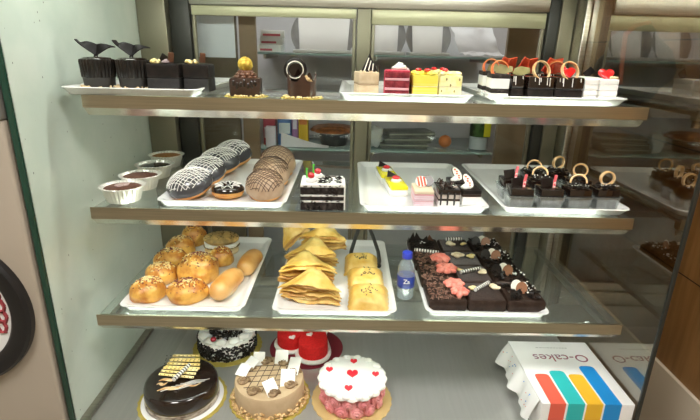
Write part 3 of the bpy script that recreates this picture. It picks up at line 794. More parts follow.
for x, y, rz, kind, lab in [
    (0.4115, 1.085, -.06, 'stick', 'black pastry in a clear cup with a red stick, front left corner of its tray'),
    (0.4815, 1.085, -.04, 'stick', 'black pastry in a clear cup with a red stick, second in the front row'),
    (0.5480, 1.088, .0, 'arch', 'flake-topped cup pastry with a tan half ring, third in the front row'),
    (0.6155, 1.092, .03, 'ring', 'flake-topped cup pastry with a tall tan ring, at the front right end'),
    (0.4180, 1.165, .0, 'stick', 'black cup pastry with a red stick, at the rear left behind the corner one'),
    (0.4840, 1.160, .0, 'arch', 'cup pastry with a tan half ring, second row behind two red sticks'),
    (0.5880, 1.172, .0, 'ring', 'flake-topped cup pastry with a tan ring, second row near the right'),
    (0.4980, 1.238, .0, 'arch', 'rearmost cup pastry with a tan half ring'),
    (0.5680, 1.258, .0, 'ring', 'rearmost cup pastry with an upright tan ring')]:
    cup_pastry((x, y, ZT2 + .0002), rz, lab, kind)

# ------------------------------------------------------------------ BOTTOM SHELF
GB = 'seeded savoury buns on the left tray'
def bun(loc, rz, lab, rx, ry, h, seed, cheesy=.6, sd=.5):
    t = thing('stuffed_bun', lab, 'bun', loc, rz, GB)
    dome(MB(), rx, ry, h, seed, .17, 48).build('bread', BREAD, t)
    r = random.Random(seed * 7 + 1); b = MB(); c = MB()
    for k in range(int(110 * sd)):
        rr = min(.93, abs(r.gauss(0, .5))); a = r.uniform(0, 2 * PI)
        q = 1 + .17 * mnoise.noise(Vector((math.cos(a) * 1.6 * rr + seed * 3.1, math.sin(a) * 1.6 * rr, .9 + seed)))
        b.ell((rx * rr * q * math.cos(a), ry * rr * q * math.sin(a), dome_z(h, rr) * 1.03), (.0019, .0016, .0013), 6, 4)
    for k in range(int(60 * cheesy)):
        rr = r.uniform(.05, .85); a = r.uniform(0, 2 * PI); d = r.uniform(0, PI); L = r.uniform(.1, .22)
        path = []
        for m_ in range(4):
            u = rr * math.cos(a) + L * (m_ / 3 - .5) * math.cos(d); v = rr * math.sin(a) + L * (m_ / 3 - .5) * math.sin(d)
            path.append((rx * u, ry * v, dome_z(h, min(.95, math.hypot(u, v))) + .0012 + .001 * math.sin(m_ * 1.3)))
        c.tube(path, .0016, 5)
    b.build('seed', SEED, t)['kind'] = 'stuff'
    c.build('cheese_shred', CHEESE, t)['kind'] = 'stuff'
for x, y, rz, rx, ry, h, ch, sd, lab in [
    (-.492, 1.066, .3, .044, .043, .049, 1.0, .9, 'cheese-topped bun in the front left corner of the tray'),
    (-.394, 1.066, -.1, .051, .043, .048, .4, 1.3, 'seeded golden bun at the tray front, right of the corner bun'),
    (-.492, 1.155, .2, .043, .040, .050, 1.0, .5, 'cheese-topped bun directly behind the corner bun'),
    (-.398, 1.172, .4, .055, .055, .072, .6, 1.6, 'largest seeded bun, in the middle of the tray'),
    (-.496, 1.243, .1, .047, .040, .054, .7, .9, 'red-seeded bun third along the left tray edge'),
    (-.498, 1.330, .3, .042, .040, .056, .8, .4, 'pale cheese bun fourth along the left tray edge'),
    (-.484, 1.410, .5, .042, .032, .062, .2, 1.4, 'dark-topped bun at the rear left end of the tray'),
    (-.362, 1.270, .2, .038, .034, .050, .3, .7, 'half-hidden bun between the largest bun and the sandwich')]:
    bun((x, y, ZT3), rz, lab, rx, ry, h, int(x * -300 + y * 40), ch, sd)
t = thing('bun_sandwich', 'seeded split bun sandwich with white filling at the tray back', 'sandwich', (-.380, 1.352, ZT3), .1)
dome(MB(), .052, .044, .024, 5, .05).build('bottom_bun', BREADP, t)
MB().lathe([(.044, .0246), (.052, .026), (.053, .033), (.046, .036)], 36, 1, .86, lambda a, z: 1 + .04 * math.sin(7 * a)).build('filling', CREAM, t)
b = MB(); r = random.Random(3)
for k in range(30):
    a = 2 * PI * k / 30; b.ell((.050 * math.cos(a), .043 * math.sin(a), .0250), (.006, .006, .002), 6, 4)
b.build('herb_filling', mat('green_brown_filling', (.10, .08, .03), (.25, .16, .05), scale=80, rough=.6), t)
dome(MB(), .053, .045, .026, 8, .05, 40, .0365).build('top_bun', mat('dark_seeded_top', (.30, .20, .07), (.55, .36, .12), scale=40, rough=.5, bump=.4, bscale=60), t)
b = MB()
for k in range(70):
    rr = min(.92, math.sqrt(r.random())); a = r.uniform(0, 2 * PI)
    b.ell((.053 * rr * math.cos(a), .045 * rr * math.sin(a), .0370 + dome_z(.026, rr)), (.0022, .0016, .0012), 6, 4)
b.build('herb_seed', mat('herb_green', (.05, .06, .02), (.16, .10, .04), scale=150, rough=.7), t)['kind'] = 'stuff'
def roll(loc, rz, lab, L, r_):
    t = thing('bread_roll', lab, 'bread roll', loc, rz, 'smooth long bread rolls')
    b = MB(); path = []; N = 17
    rings = []
    for i in range(N):
        u = -1 + 2 * i / (N - 1); k = max(.12, (1 - abs(u) ** 5) ** .5)
        cx = L / 2 * u + .0; cy = .006 * (u * u)
        ring = []
        for j in range(20):
            a = 2 * PI * j / 20; zz = math.sin(a); zz = zz if zz > 0 else zz * .8
            ring.append((cy + r_ * k * math.cos(a), cx, r_ * .8 + r_ * k * zz * .97))
        rings.append(ring)
    b.loft(rings).build('crust', ROLL, t)
    b = MB().at(0, 0, 0)
    for i in (0,):
        b.lathe([(.2 * r_, r_ * .001), (.78 * r_, r_ * .06), (.9 * r_, r_ * .32), (.93 * r_, r_ * .42)], 24, 1.01, L / 2 / r_ * .93)
    b.build('pale_base', BREADP, t)
roll((-.305, 1.098, ZT3), -.22, 'longer smooth brown bread roll at the tray front', .132, .0285)
roll((-.272, 1.232, ZT3), -.10, 'shorter smooth brown bread roll behind, at the right tray edge', .122, .0275)

# puff pastries
PUFFB = mat('puff_layer_brown', (.50, .22, .04), (.74, .46, .14), scale=34, rough=.5, bump=.7, bscale=70, lo=.35, hi=.62)
def tri_puff(loc, rot, lab, S, seed, nl=11):
    t = thing('puff_pastry', lab, 'puff pastry', loc, 0, 'folded triangular puff pastries')
    t.rotation_euler = rot
    for l in range(nl):
        b = MB(); f = l / (nl - 1) - .5; rl = random.Random(seed * 100 + l)
        sx, sy, dx = rl.uniform(-.006, .004), rl.uniform(-.007, .004), rl.uniform(-.004, .004)
        def fn(u, v, l=l):
            k = 1 - v * .96
            n_ = mnoise.noise(Vector((u * 3.2 + seed * 3, v * 3, l * .35)))
            n2 = mnoise.noise(Vector((u * 12 + seed, v * 10, l * 1.9)))
            x = (u - .5) * (S + sx) * k + dx * (1 - v) + .002 * n2
            y = v * S * .60 + sy * (1 - v) + .005 * n_ * (1 - v) + .0025 * n2 * (1 - v)
            edge = abs(u - .5) * 2
            z = f * S * (.10 + .34 * (1 - v) * (1 - .55 * edge ** 2)) + .009 * n_ * (1 - v * .5) + .0022 * n2 + .012 * math.sin(PI * min(1, v * 1.1)) * (1 - edge)
            return (x, y, z)
        b.sheet(fn, 20, 14, .0026)
        b.build('pastry_layer', PUFFT if l == nl - 1 else (PUFF, PUFFB, PUFFT)[(l * 2 + seed) % 3], t)
    return t
for x, y, z, rot, S, sd, lab in [
    (-.086, 1.040, .038, (.30, .05, -.14), .152, 1, 'frontmost folded puff pastry with flaky cut layers'),
    (-.098, 1.120, .050, (.36, .10, .22), .148, 2, 'second folded puff pastry, leaning behind the frontmost one'),
    (-.092, 1.205, .054, (.40, -.06, -.12), .146, 3, 'third folded puff pastry from the front'),
    (-.066, 1.315, .058, (.50, -.10, -.20), .138, 4, 'rearmost broad folded puff pastry at the tray back')]:
    tri_puff((x, y, Z3 + z), rot, lab, S, sd)
t = tri_puff((-.149, 1.350, Z3 + .060), (.65, -.65, .5), 'small puff pastry standing on edge in the rear left tray corner', .10, 5, 8)
def square_puff(loc, rot, lab, w, seed):
    t = thing('square_puff', lab, 'puff pastry', loc, 0, 'square puff pastries with black seeds')
    t.rotation_euler = rot
    n = 18
    def P(u, v, top):
        x, y = (u - .5) * w, (v - .5) * w * .92
        e = max(0, 1 - (abs(u - .5) * 2) ** 4) * max(0, 1 - (abs(v - .5) * 2) ** 4)
        nn = mnoise.noise(Vector((u * 5 + seed, v * 5, seed)))
        ex = 1 + .03 * math.sin(40 * u + seed) * (abs(v - .5) * 2) ** 6 + .03 * math.sin(37 * v) * (abs(u - .5) * 2) ** 6
        return (x * ex, y * ex, .004 + (top * .030 * e ** .6 * (1 + .18 * nn) if top > 0 else -.004 * e ** .5) + (.0028 if top > 0 else 0))
    b = MB()
    T = [[b.v(P(i / n, j / n, 1)) for j in range(n + 1)] for i in range(n + 1)]
    B = [[b.v(P(i / n, j / n, -1)) for j in range(n + 1)] for i in range(n + 1)]
    for i in range(n):
        for j in range(n):
            b.f([T[i][j], T[i + 1][j], T[i + 1][j + 1], T[i][j + 1]]); b.f([B[i][j + 1], B[i + 1][j + 1], B[i + 1][j], B[i][j]])
    for i in range(n):
        b.f([T[i][0], B[i][0], B[i + 1][0], T[i + 1][0]]); b.f([T[i + 1][n], B[i + 1][n], B[i][n], T[i][n]])
        b.f([T[0][i + 1], B[0][i + 1], B[0][i], T[0][i]]); b.f([T[n][i], B[n][i], B[n][i + 1], T[n][i + 1]])
    b.build('pastry_body', PUFFT, t)
    b = MB(); r = random.Random(seed)
    for k in range(16):
        u, v = .5 + r.gauss(0, .11), .5 + r.gauss(0, .09); p = P(u, v, 1)
        b.at(p[0], p[1], p[2] + .0008, rz=r.uniform(0, 3)); b.ell((0, 0, 0), (.0036, .0013, .0010), 6, 4)
    b.build('black_seed', plain('black_seed', (.02, .018, .015), .4), t)
for x, y, z, rot, w, sd, lab in [
    (.060, 1.050, .0135, (.20, 0, -.04), .098, 3, 'front square puff pastry with black seeds'),
    (.056, 1.140, .0185, (.22, 0, .04), .094, 5, 'middle square puff pastry with black seeds'),
    (.046, 1.232, .0200, (.22, 0, -.02), .092, 8, 'rear square puff pastry with black seeds')]:
    square_puff((x, y, Z3 + z), rot, lab, w, sd)
t = thing('tongs', 'black and steel serving tongs standing behind the square puffs', 'tongs', (.058, 1.30, Z3 + .024))
TONGM = mat('tong_steel', (.16, .16, .15), rough=.3, metal=.8)
for sx in (-1, 1):
    pts = [(0 + sx * .006, .13, .075), (sx * .012, .10, .066), (sx * .026, .05, .046), (sx * .040, .0, .018), (sx * .042, -.035, .004), (sx * .038, -.055, .000)]
    b = MB(); b.tube(pts, .0058, 8, flat=.45).build('arm', TONGM, t)
    b = MB().at(sx * .038, -.058, .000); b.ell((0, 0, .0), (.0085, .017, .004), 12, 8).build('grip_end', BLACKP, t)
MB().at(0, .134, .077, ry=PI / 2).lathe([(.008, -.011), (.009, -.010), (.009, .010), (.008, .011)], 16).build('hinge', TONGM, t)

# chocolate slab pastries on the right tray
GT9 = 'chocolate slab pastries on the right tray'
CRUMB = mat('brown_vermicelli', (.16, .08, .055), (.34, .20, .15), scale=140, rough=.6)
SLABT = mat('slab_chocolate', (.028, .016, .011), (.045, .027, .02), scale=60, rough=.42, bump=.3, bscale=80, spec=.25)
def stick(t, x, y, z, L, rz, rx=0):
    b = MB().at(x, y, z, rx=rx, rz=rz); b.tube([(-L / 2, 0, 0), (L / 2, 0, 0)], .0052, 10); st_ = b.build('striped_stick', WHITED, t)
    b = MB().at(x, y, z, rx=rx, rz=rz)
    n = int(L / .0075)
    for k in range(n):
        xx = -L / 2 + (k + .5) * L / n; b.tube([(xx - .0016, 0, 0), (xx + .0012, 0, 0)], .0056, 10)
    b.build('dark_stripe', BLACKCHOC, st_)
def flower(t, x, y, z, R, m, name='pink_rose'):
    b = MB(); r = random.Random(int(x * 999 + y * 77))
    for k in range(7):
        a = 2 * PI * k / 7
        b.at(x + R * .55 * math.cos(a), y + R * .55 * math.sin(a), z, rx=r.uniform(-.3, .3), ry=r.uniform(-.3, .3), rz=a)
        b.ell((0, 0, R * .25), (R * .55, R * .38, R * .30), 10, 6, .2, 3, k)
    b.at(); b.ell((x, y, z + R * .45), (R * .42, R * .42, R * .32), 10, 6, .2, 3, 1)
    b.build(name, m, t)
def nuts(t, pts, z, m, s=.006):
    b = MB()
    for k, (x, y) in enumerate(pts): b.ell((x, y, z), (s * (1 + .3 * (k % 2)), s * .8, s * .55), 8, 6, .25, 4, k)
    b.build('nut_piece', m, t)
def slab(loc, rz, lab, col, row):
    t = thing('chocolate_slab', lab, 'pastry', loc, rz, GT9)
    w, d, h = .094, .098, .030
    seed = row * 10 + {'L': 1, 'M': 2, 'R': 3}[col]; r = random.Random(seed)
    b = MB(); n = 12
    rings = []
    for z, ins in ((0, .002), (.004, 0), (h - .006, 0), (h - .001, .003), (h, .009)):
        rings.append([(p[0] + .0012 * mnoise.noise(Vector((p[0] * 90, p[1] * 90, z * 60 + seed))), p[1] + .0012 * mnoise.noise(Vector((p[1] * 90, p[0] * 90, z * 60 + seed))), z) for p in rrect(0, 0, w - 2 * ins, d - 2 * ins, .005, z, 5)])
    b.loft(rings).build('cake_body', SLABT, t)
    if col == 'L':
        b = MB()
        for k in range(150):
            b.at(r.uniform(-.042, .030), r.uniform(-.045, .045), h + .0016, r.uniform(-.3, .3), r.uniform(-.3, .3), r.uniform(0, 3)); b.box(-.0042, .0042, -.0009, .0009, -.0009, .0009)
        if row < 3: b.build('vermicelli', CRUMB, t)['kind'] = 'stuff'
        else:
            b.build('vermicelli', BLACKCHOC, t)['kind'] = 'stuff'
            for k in range(4):
                MB().at(-.034 + .019 * k, -.01 + .02 * (k % 2), h + .012, rx=.2, ry=.3 - .2 * k, rz=.5 * k).prism([(-.013, -.012), (.012, -.012), (.004 - .006 * (k % 2), .024)], -.001, .001).build('chocolate_shard', BLACKCHOC if k != 3 else MILKCHOC, t) if False else None
                b = MB().at(-.036 + .020 * k, .012 + .016 * (k % 2), h + .002, rx=PI / 2 - .2, rz=.3 - .25 * k)
                b.prism([(-.013, 0), (.013, 0), (.006 - .010 * (k % 2), .030 - .004 * k)], -.0012, .0012).build('chocolate_shard', MILKCHOC if k == 3 else BLACKCHOC, t)
            nuts(t, [(-.01, 0), (.002, .004), (-.004, .012)], h + .004, WHITED, .003)
        if row == 0: flower(t, .028, .022, h + .002, .026, CORAL); flower(t, .034, -.018, h + .002, .023, CORAL)
        if row == 1: flower(t, .028, .010, h + .002, .029, CORAL)
        if row == 2: flower(t, .026, -.018, h + .002, .027, CORAL); stick(t, -.004, .036, h + .0055, .072, -.25)
    elif col == 'M':
        b = MB()
        for k in range(16): b.tube([(-.042, -.042 + .0055 * k, h + .0002), (.042, -.040 + .0055 * k, h + .0002)], .0011, 5)
        b.build('icing_line', DARKCHOC, t)
        if row == 0: stick(t, .000, .014, h + .0075, .062, .75); nuts(t, [(-.030, .010), (-.022, .014), (-.027, .002)], h + .005, YNUT); nuts(t, [(.030, .020), (.034, .010)], h + .006, NUTB, .010)
        if row == 1: stick(t, -.004, .006, h + .0075, .066, .45); nuts(t, [(-.036, .016), (-.030, .010)], h + .005, YNUT, .007); nuts(t, [(.030, .006), (.026, -.004)], h + .006, NUTB, .010)
        if row == 2: nuts(t, [(-.024, .010), (-.014, .016), (-.018, -.002), (-.006, .006)], h + .007, NUTB, .010); nuts(t, [(.018, .004), (.028, .010), (.024, -.004)], h + .006, YNUT, .008)
        if row == 3: nuts(t, [(-.020, -.006), (-.012, -.012), (-.016, .002)], h + .007, NUTB, .010); nuts(t, [(.022, -.008), (.028, -.002)], h + .006, YNUT, .007); stick(t, .004, .036, h + .0055, .050, .08)
    else:
        b = MB()
        for k in range(60):
            b.at(r.uniform(-.040, .042), r.uniform(-.044, .044), h + .003 + r.random() * .004, r.uniform(-.8, .8), r.uniform(-.8, .8), r.uniform(0, 3)); b.box(-.006, .006, -.0025, .0025, -.001, .001)
        b.build('chocolate_flake', BLACKCHOC, t)['kind'] = 'stuff'
        crumbs(MB(), [(r.uniform(.0, .042), r.uniform(-.02, .044), h + .009) for _ in range(20)], .0012, .0028, seed).build('white_crumb', WHITED, t)['kind'] = 'stuff'
        for nm, m, x, y, ry in (('dark_chip', BLACKCHOC, -.030, .004, -.3), ('white_chip', WHITECHOC, -.010, .010, -.15), ('brown_chip', MILKC2, -.001, -.002, .25)):
            if row == 0 and nm == 'dark_chip': continue
            MB().at(x, y, h + .011, rx=PI / 2 - .35, rz=-.45, ry=ry * .3).lathe([(.0165, -.001), (.017, 0), (.0165, .001)], 28, .80, 1.0).build('chocolate_disc', m, t)
    return t
NUTB = mat('blanched_nut', (.68, .56, .36), (.76, .66, .48), scale=90, rough=.6)
MILKC2 = mat('milk_chocolate_disc', (.28, .12, .06), (.32, .15, .08), scale=50, rough=.4)
rows = ['front', 'second', 'third', 'rear']
desc = {'L': ['with brown vermicelli and two coral roses', 'with brown vermicelli and one coral rose', 'with coral rose and a striped stick', 'with upright dark chocolate shards'],
        'M': ['with a slanted striped stick and nuts', 'with a striped stick and pale nuts', 'with pale and yellow nuts only', 'with nuts and a striped stick at its back'],
        'R': ['with one white and one brown disc', 'with white, dark and brown discs', 'with white, dark and brown discs', 'with white, dark and brown discs']}
for col, x in (('L', .256), ('M', .3525), ('R', .449)):
    for row in range(4):
        nm = {'L': 'left', 'M': 'middle', 'R': 'right'}[col]
        slab((x - .003 * row - .002, 1.072 + .1005 * row, ZT3), r_ := 0, f'{rows[row]} slab pastry of the {nm} row, {desc[col][row]}', col, row)

# water bottle
t = thing('water_bottle', 'small clear plastic water bottle with a blue cap', 'bottle', (.158, 1.105, Z3 + .0003), .25)
# ------------------------------------------------------------------ (bottle stands between the puff tray and the slab tray)
b = MB(); k = .86
b.lathe([(.018 * k, 0), (.024 * k, .002), (.0255 * k, .010), (.0245 * k, .020), (.0255 * k, .030), (.0255 * k, .076), (.0245 * k, .086), (.020 * k, .098), (.0135 * k, .107), (.0125 * k, .111)], 40).build('bottle_body', WATER, t)
MB().lathe([(.0262 * k, .034), (.0264 * k, .0345), (.0264 * k, .0645), (.0262 * k, .065)], 40).build('bottle_label', mat('blue_label', (.02, .035, .20), (.03, .06, .32), scale=60, rough=.35), t)
MB().lathe([(.0135 * k, .1115), (.0152 * k, .112), (.0152 * k, .125), (.0138 * k, .1268), (.004, .127)], 32).build('bottle_cap', BLUEP, t)
b = MB(); 
for i in range(2):
    pass
b.bm.free()
for i, (ch_, a) in enumerate((('Z', -.18), ('a', .18), )):
    R = .0268 * k; th = -PI / 2 + a - .25
    text_mesh('lettering', ch_, .017, WHITED, t, (R * math.cos(th), R * math.sin(th), .054), (PI / 2, 0, th + PI / 2), .0002)

# ------------------------------------------------------------------ WHOLE CAKES ON THE DECK
def board(t, R, m, sc=True):
    pts = []
    for i in range(120):
        a = 2 * PI * i / 120; r_ = R * (1 + (.012 * math.cos(30 * a) if sc else 0)); pts.append((r_ * math.cos(a), r_ * math.sin(a)))
    MB().prism(pts, 0, .003).build('cake_board', m, t)

GC = 'whole cakes on gold boards'
# chocolate mirror cake
t = thing('whole_cake', 'dark glossy chocolate cake with a yellow striped chocolate fan', 'cake', (-.427, 1.050, ZC), 0, GC)
board(t, .114, GOLDB)
MB().lathe([(.105, .0032), (.106, .0045), (.103, .006)], 60).build('white_doily', WHITEP, t)
R = .094
MB().lathe([(R * 1.0, .0062), (R * 1.02, .010), (R * 1.02, .020), (R * 1.0, .022)], 64).build('cream_base', mat('cream_marble_base', (.52, .46, .36), (.10, .06, .04), scale=30, rough=.35, stretch=(1, 1, 3), coat=.4), t)
MB().lathe([(R * 1.0, .0222), (R * 1.01, .028), (R * 1.0, .052), (R * .97, .060), (R * .90, .0635), (R * .4, .064)], 72, 1, 1).build('chocolate_glaze', GLOSSCHOC, t)
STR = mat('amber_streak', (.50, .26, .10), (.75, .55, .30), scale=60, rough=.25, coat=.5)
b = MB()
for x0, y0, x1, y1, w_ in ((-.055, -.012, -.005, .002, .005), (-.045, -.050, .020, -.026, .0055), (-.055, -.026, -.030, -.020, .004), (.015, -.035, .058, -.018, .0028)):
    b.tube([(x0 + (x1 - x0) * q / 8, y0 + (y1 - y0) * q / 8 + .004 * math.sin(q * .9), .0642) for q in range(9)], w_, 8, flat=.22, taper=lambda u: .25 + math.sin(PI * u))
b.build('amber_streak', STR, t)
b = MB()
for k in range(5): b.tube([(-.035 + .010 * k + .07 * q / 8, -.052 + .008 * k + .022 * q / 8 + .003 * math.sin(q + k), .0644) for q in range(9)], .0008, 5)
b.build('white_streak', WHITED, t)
fan = MB()
FZ = .0665
def fanp(i, u):
    a = math.radians(150 - 16 * i); return None
for k in range(8):
    f_ = MB() if False else fan
    y0 = -.004 + .0085 * k
    fan.at(-.006, .012, FZ + .002 * (k % 3) + .012, rx=.35, rz=-.12 + .02 * k)
    fan.box(-.052 + .003 * k, .050 - .002 * abs(k - 3), -.018 + .0085 * k, -.0115 + .0085 * k, -.0008, .0008)
fan.build('yellow_chocolate_fan', mat('yellow_chocolate', (.82, .62, .20), (.86, .72, .36), scale=30, rough=.4), t)
b = MB()
for k in range(8):
    b.at(-.006, .012, FZ + .002 * (k % 3) + .012, rx=.35, rz=-.12 + .02 * k)
    for q in range(9): b.box(-.048 + .011 * q, -.045 + .011 * q, -.0170 + .0085 * k, -.0150 + .0085 * k, .0009, .0014)
b.build('dark_fleck', BLACKCHOC, t)
stick(t, .004, -.002, .086, .066, 1.25, 0)

# coffee cake
t = thing('whole_cake', 'coffee cream cake with crosshatch lines and white chocolate squares', 'cake', (-.196, 1.064, ZC), 0, GC)
board(t, .108, GOLDB)
R = .092
MB().lathe([(R, .0032), (R * 1.01, .006), (R * 1.0, .056), (R * .97, .0615), (R * .5, .0622)], 72).build('cake_body', COFFEE, t)
r = random.Random(21)
crumbs(MB(), [((R + .001 + .009 * q) * math.cos(a), (R + .001 + .009 * q) * math.sin(a), .0058 + .020 * (1 - q) * r.random()) for q, a in [(r.random(), r.uniform(PI * .9, PI * 2.1)) for _ in range(190)]], .0025, .0050, 6).build('nut_crumb', mat('caramel_nut', (.55, .33, .13), (.72, .52, .26), scale=90, rough=.5), t)['kind'] = 'stuff'
b = MB()
for k in range(5):
    b.tube([(-.050 + .020 * k, -.060 + .004 * abs(k - 2), .0626), (-.030 + .018 * k, .055 - .004 * abs(k - 2), .0626)], .0010, 5)
    b.tube([(-.060, -.045 + .022 * k, .0628), (.045, -.030 + .021 * k, .0628)], .0010, 5)
b.build('chocolate_line', BROWND, t)
for k in range(8):
    a = 2 * PI * k / 8 + .3
    b = MB(); rosette(b, .068 * math.cos(a), .068 * math.sin(a), .0640, .016, .007, 2.4, .0045, n=40).build('cream_swirl', SWIRL, t)
for k, (x, y, rx, ry, rz, w_) in enumerate(((-.035, .055, .9, .2, .3, .017), (.022, .060, .9, -.1, -.2, .020), (.058, .030, .7, -.3, -.5, .021), (.048, -.018, .8, .1, .1, .020), (.012, -.052, .7, .0, .7, .018), (-.066, .010, .35, .1, -.3, .016), (-.052, .038, .35, .2, -.5, .016))):
    MB().at(x * 1.08, y * 1.08, .075, rx, ry, rz).box(-w_ * .95, w_ * .95, -w_ * 1.15, w_ * 1.15, -.001, .001, .0006).build('white_chocolate_square', mat('white_square', (.9, .89, .86), rough=.4), t)

# pink and white hearts cake
t = thing('whole_cake', 'white cream cake with pink rosette sides and small red hearts', 'cake', (.026, 1.060, ZC), 0, GC)
board(t, .108, mat('tan_gold_board', (.62, .46, .20), rough=.45))
R = .076
MB().lathe([(R, .0032), (R, .060), (R * .8, .0620)], 60).build('cake_body', ROSEC, t)
b = MB()
for ringz, n_, ph in ((.019, 13, 0), (.046, 13, .24)):
    for k in range(n_):
        a = 2 * PI * k / n_ + ph
        M0 = Matrix.Rotation(a, 4, 'Z') @ Matrix.Translation((R, 0, ringz)) @ Matrix.Rotation(PI / 2, 4, 'Y')
        b.M = M0; rosette(b, 0, 0, .001, .0165, .010, 2.5, .0048, n=34)
b.build('pink_rosette', ROSEC, t)
b = MB(); wob = lambda a, z: 1 + .03 * math.cos(16 * a) * (1 if z < .075 else .3)
b.lathe([(.078, .0625), (.088, .063), (.091, .067), (.088, .073), (.078, .077), (.05, .079), (.02, .080)], 128, 1, 1, wob)
for k in range(16):
    a = 2 * PI * (k + .5) / 16; b.ell((.079 * math.cos(a), .079 * math.sin(a), .0725), (.013, .013, .008), 10, 7)
b.build('cream_top', CREAM, t)
for x, y, s in ((0, 0, .016), (-.062, .018, .010), (.062, .002, .010), (.004, .055, .010), (-.010, -.055, .011)):
    MB().at(x, y, .0805 if abs(x) + abs(y) < .01 else .079, rx=.25).prism(heart(s), -.001, .0035, .001).build('red_heart', mat('red_heart_fondant', (.68, .015, .03), rough=.4), t)
# black forest cake
t = thing('whole_cake', 'black forest cake with chocolate flakes and a cherry, behind the coffee cake', 'cake', (-.365, 1.290, ZC), 0, GC)
board(t, .106, GOLDB)
R = .090
MB().lathe([(R * .97, .0032), (R * .98, .05), (R * .93, .056), (R * .6, .057)], 60).build('cake_body', CREAM, t)
r = random.Random(5); b = MB()
for k in range(800):
    a = r.uniform(0, 2 * PI); z = .005 + .046 * r.random() ** 1.2
    b.at(R * .985 * math.cos(a), R * .985 * math.sin(a), z, r.uniform(-1, 1), r.uniform(-1, 1), a + r.uniform(-.5, .5)); s = r.uniform(.5, 1)
    b.box(-.0015, .0015, -.0065 * s, .0065 * s, -.0028 * s, .0028 * s)
b.build('chocolate_flake', BLACKCHOC, t)['kind'] = 'stuff'
b = MB()
for k in range(12):
    a = 2 * PI * k / 12; b.ell((.070 * math.cos(a), .070 * math.sin(a), .0605), (.017, .017, .0075), 12, 8, .2, 2, k)
b.build('cream_blob', CREAM, t)
b = MB()
for k in range(200):
    rr = .052 * math.sqrt(r.random()); a = r.uniform(0, 2 * PI); b.at(rr * math.cos(a), rr * math.sin(a), .059 + .012 * r.random() * (1 - rr / .06), r.uniform(-.8, .8), r.uniform(-.8, .8), r.uniform(0, 3)); b.box(-.007, .007, -.0022, .0022, -.0008, .0008)
b.build('chocolate_shaving', BLACKCHOC, t)['kind'] = 'stuff'
MB().ell((-.022, -.072, .0725), (.0088, .0088, .0080), 14, 10).build('cherry', mat('dark_cherry', (.42, .01, .03), rough=.15, coat=.6), t)
# red heart cake
t = thing('whole_cake', 'red velour heart-shaped cake with small white hearts', 'cake', (-.116, 1.288, ZC), 0, GC)
MB().prism([(.115 * math.cos(2 * PI * k / 60), .108 * math.sin(2 * PI * k / 60)) for k in range(60)], 0, .003).build('cake_board', mat('maroon_board', (.22, .015, .03), rough=.35), t)
hp = [(-y * 1.0, x * 1.0) for x, y in heart(.094, 64)]
HR = Matrix.Rotation(math.radians(55), 2)
def hrot(p):
    q = HR @ Vector(p); return (q.x, q.y)
hp = [hrot(p) for p in hp]
MB().prism(hp, .0034, .060, .010).build('cake_body', REDVEL, t)
b = MB(); bp_ = []
for k, p in enumerate(hp):
    q0, q1 = hp[k - 1], hp[(k + 1) % len(hp)]; tx, ty = q1[0] - q0[0], q1[1] - q0[1]; L = math.hypot(tx, ty) or 1
    nx, ny = -ty / L, tx / L
    bp_.append((p[0] + nx * .004, p[1] + ny * .004, .0108))
b.tube(bp_, .0070, 8, True).build('white_border', CREAM, t)
for x, y in ((-.040, -.035), (.012, -.018), (.036, .020), (-.025, .025)):
    MB().at(x, y, .0604, rz=.5).prism(heart(.0115), 0, .003, .001).build('white_heart', mat('pale_pink_heart', (.88, .72, .70), rough=.5), t)

# ------------------------------------------------------------------ cake box
t = thing('cake_box', 'white printed cake box with coloured stripes, on the deck at the right', 'box', (0, 0, ZC), 0)
BX0, BX1, BY0, BY1, BH = .486, .714, .943, 1.205, .0945
MB().box(BX0, BX1, BY0, BY1, 0, BH, .0015).build('carton', WHITEP, t)
def bar(cx, w, y1, m, nm):
    b = MB(); n = 12
    pts = [(cx - w / 2, BY0)] + [(cx + w / 2, BY0)]
    for i in range(n + 1):
        a = PI * i / n; ex = abs(math.cos(a)) ** .55 * (1 if math.cos(a) > 0 else -1); ey = abs(math.sin(a)) ** .55
        pts.append((cx + w / 2 * ex, y1 - w * .42 + w * .42 * ey))
    b.prism(pts, BH + .0001, BH + .0005)
    b.box(cx - w / 2, cx + w / 2, BY0 - .0005, BY0 - .0001, .002, BH + .0005)
    b.build(nm, m, t)
bar(.526, .038, 1.056, plain('coral_print', (.80, .13, .08), .5), 'coral_stripe')
bar(.571, .041, 1.070, plain('teal_print', (.03, .50, .50), .5), 'teal_stripe')
bar(.616, .040, 1.056, plain('amber_print', (.86, .50, .03), .5), 'amber_stripe')
bar(.661, .041, 1.092, plain('blue_print', (.01, .26, .66), .5), 'blue_stripe')
text_mesh('lettering', 'O-cakes', .046, mat('mauve_print', (.34, .09, .12), (.28, .12, .2), scale=20, rough=.5), t, (.609, 1.128, BH + .0003), (0, 0, PI), .0002)
b = MB()
r = random.Random(2); x = .556
while x < .648:
    w_ = r.uniform(.003, .008); b.box(x, x + w_, 1.1725, 1.1755, BH + .0001, BH + .0004); x += w_ + .0025
b.build('small_print', plain('grey_print', (.50, .50, .50)), t)
MB().box(.540, .546, .975, .982, BH + .0001, BH + .0004, .0001).build('green_mark', plain('green_print', (.35, .55, .42)), t)
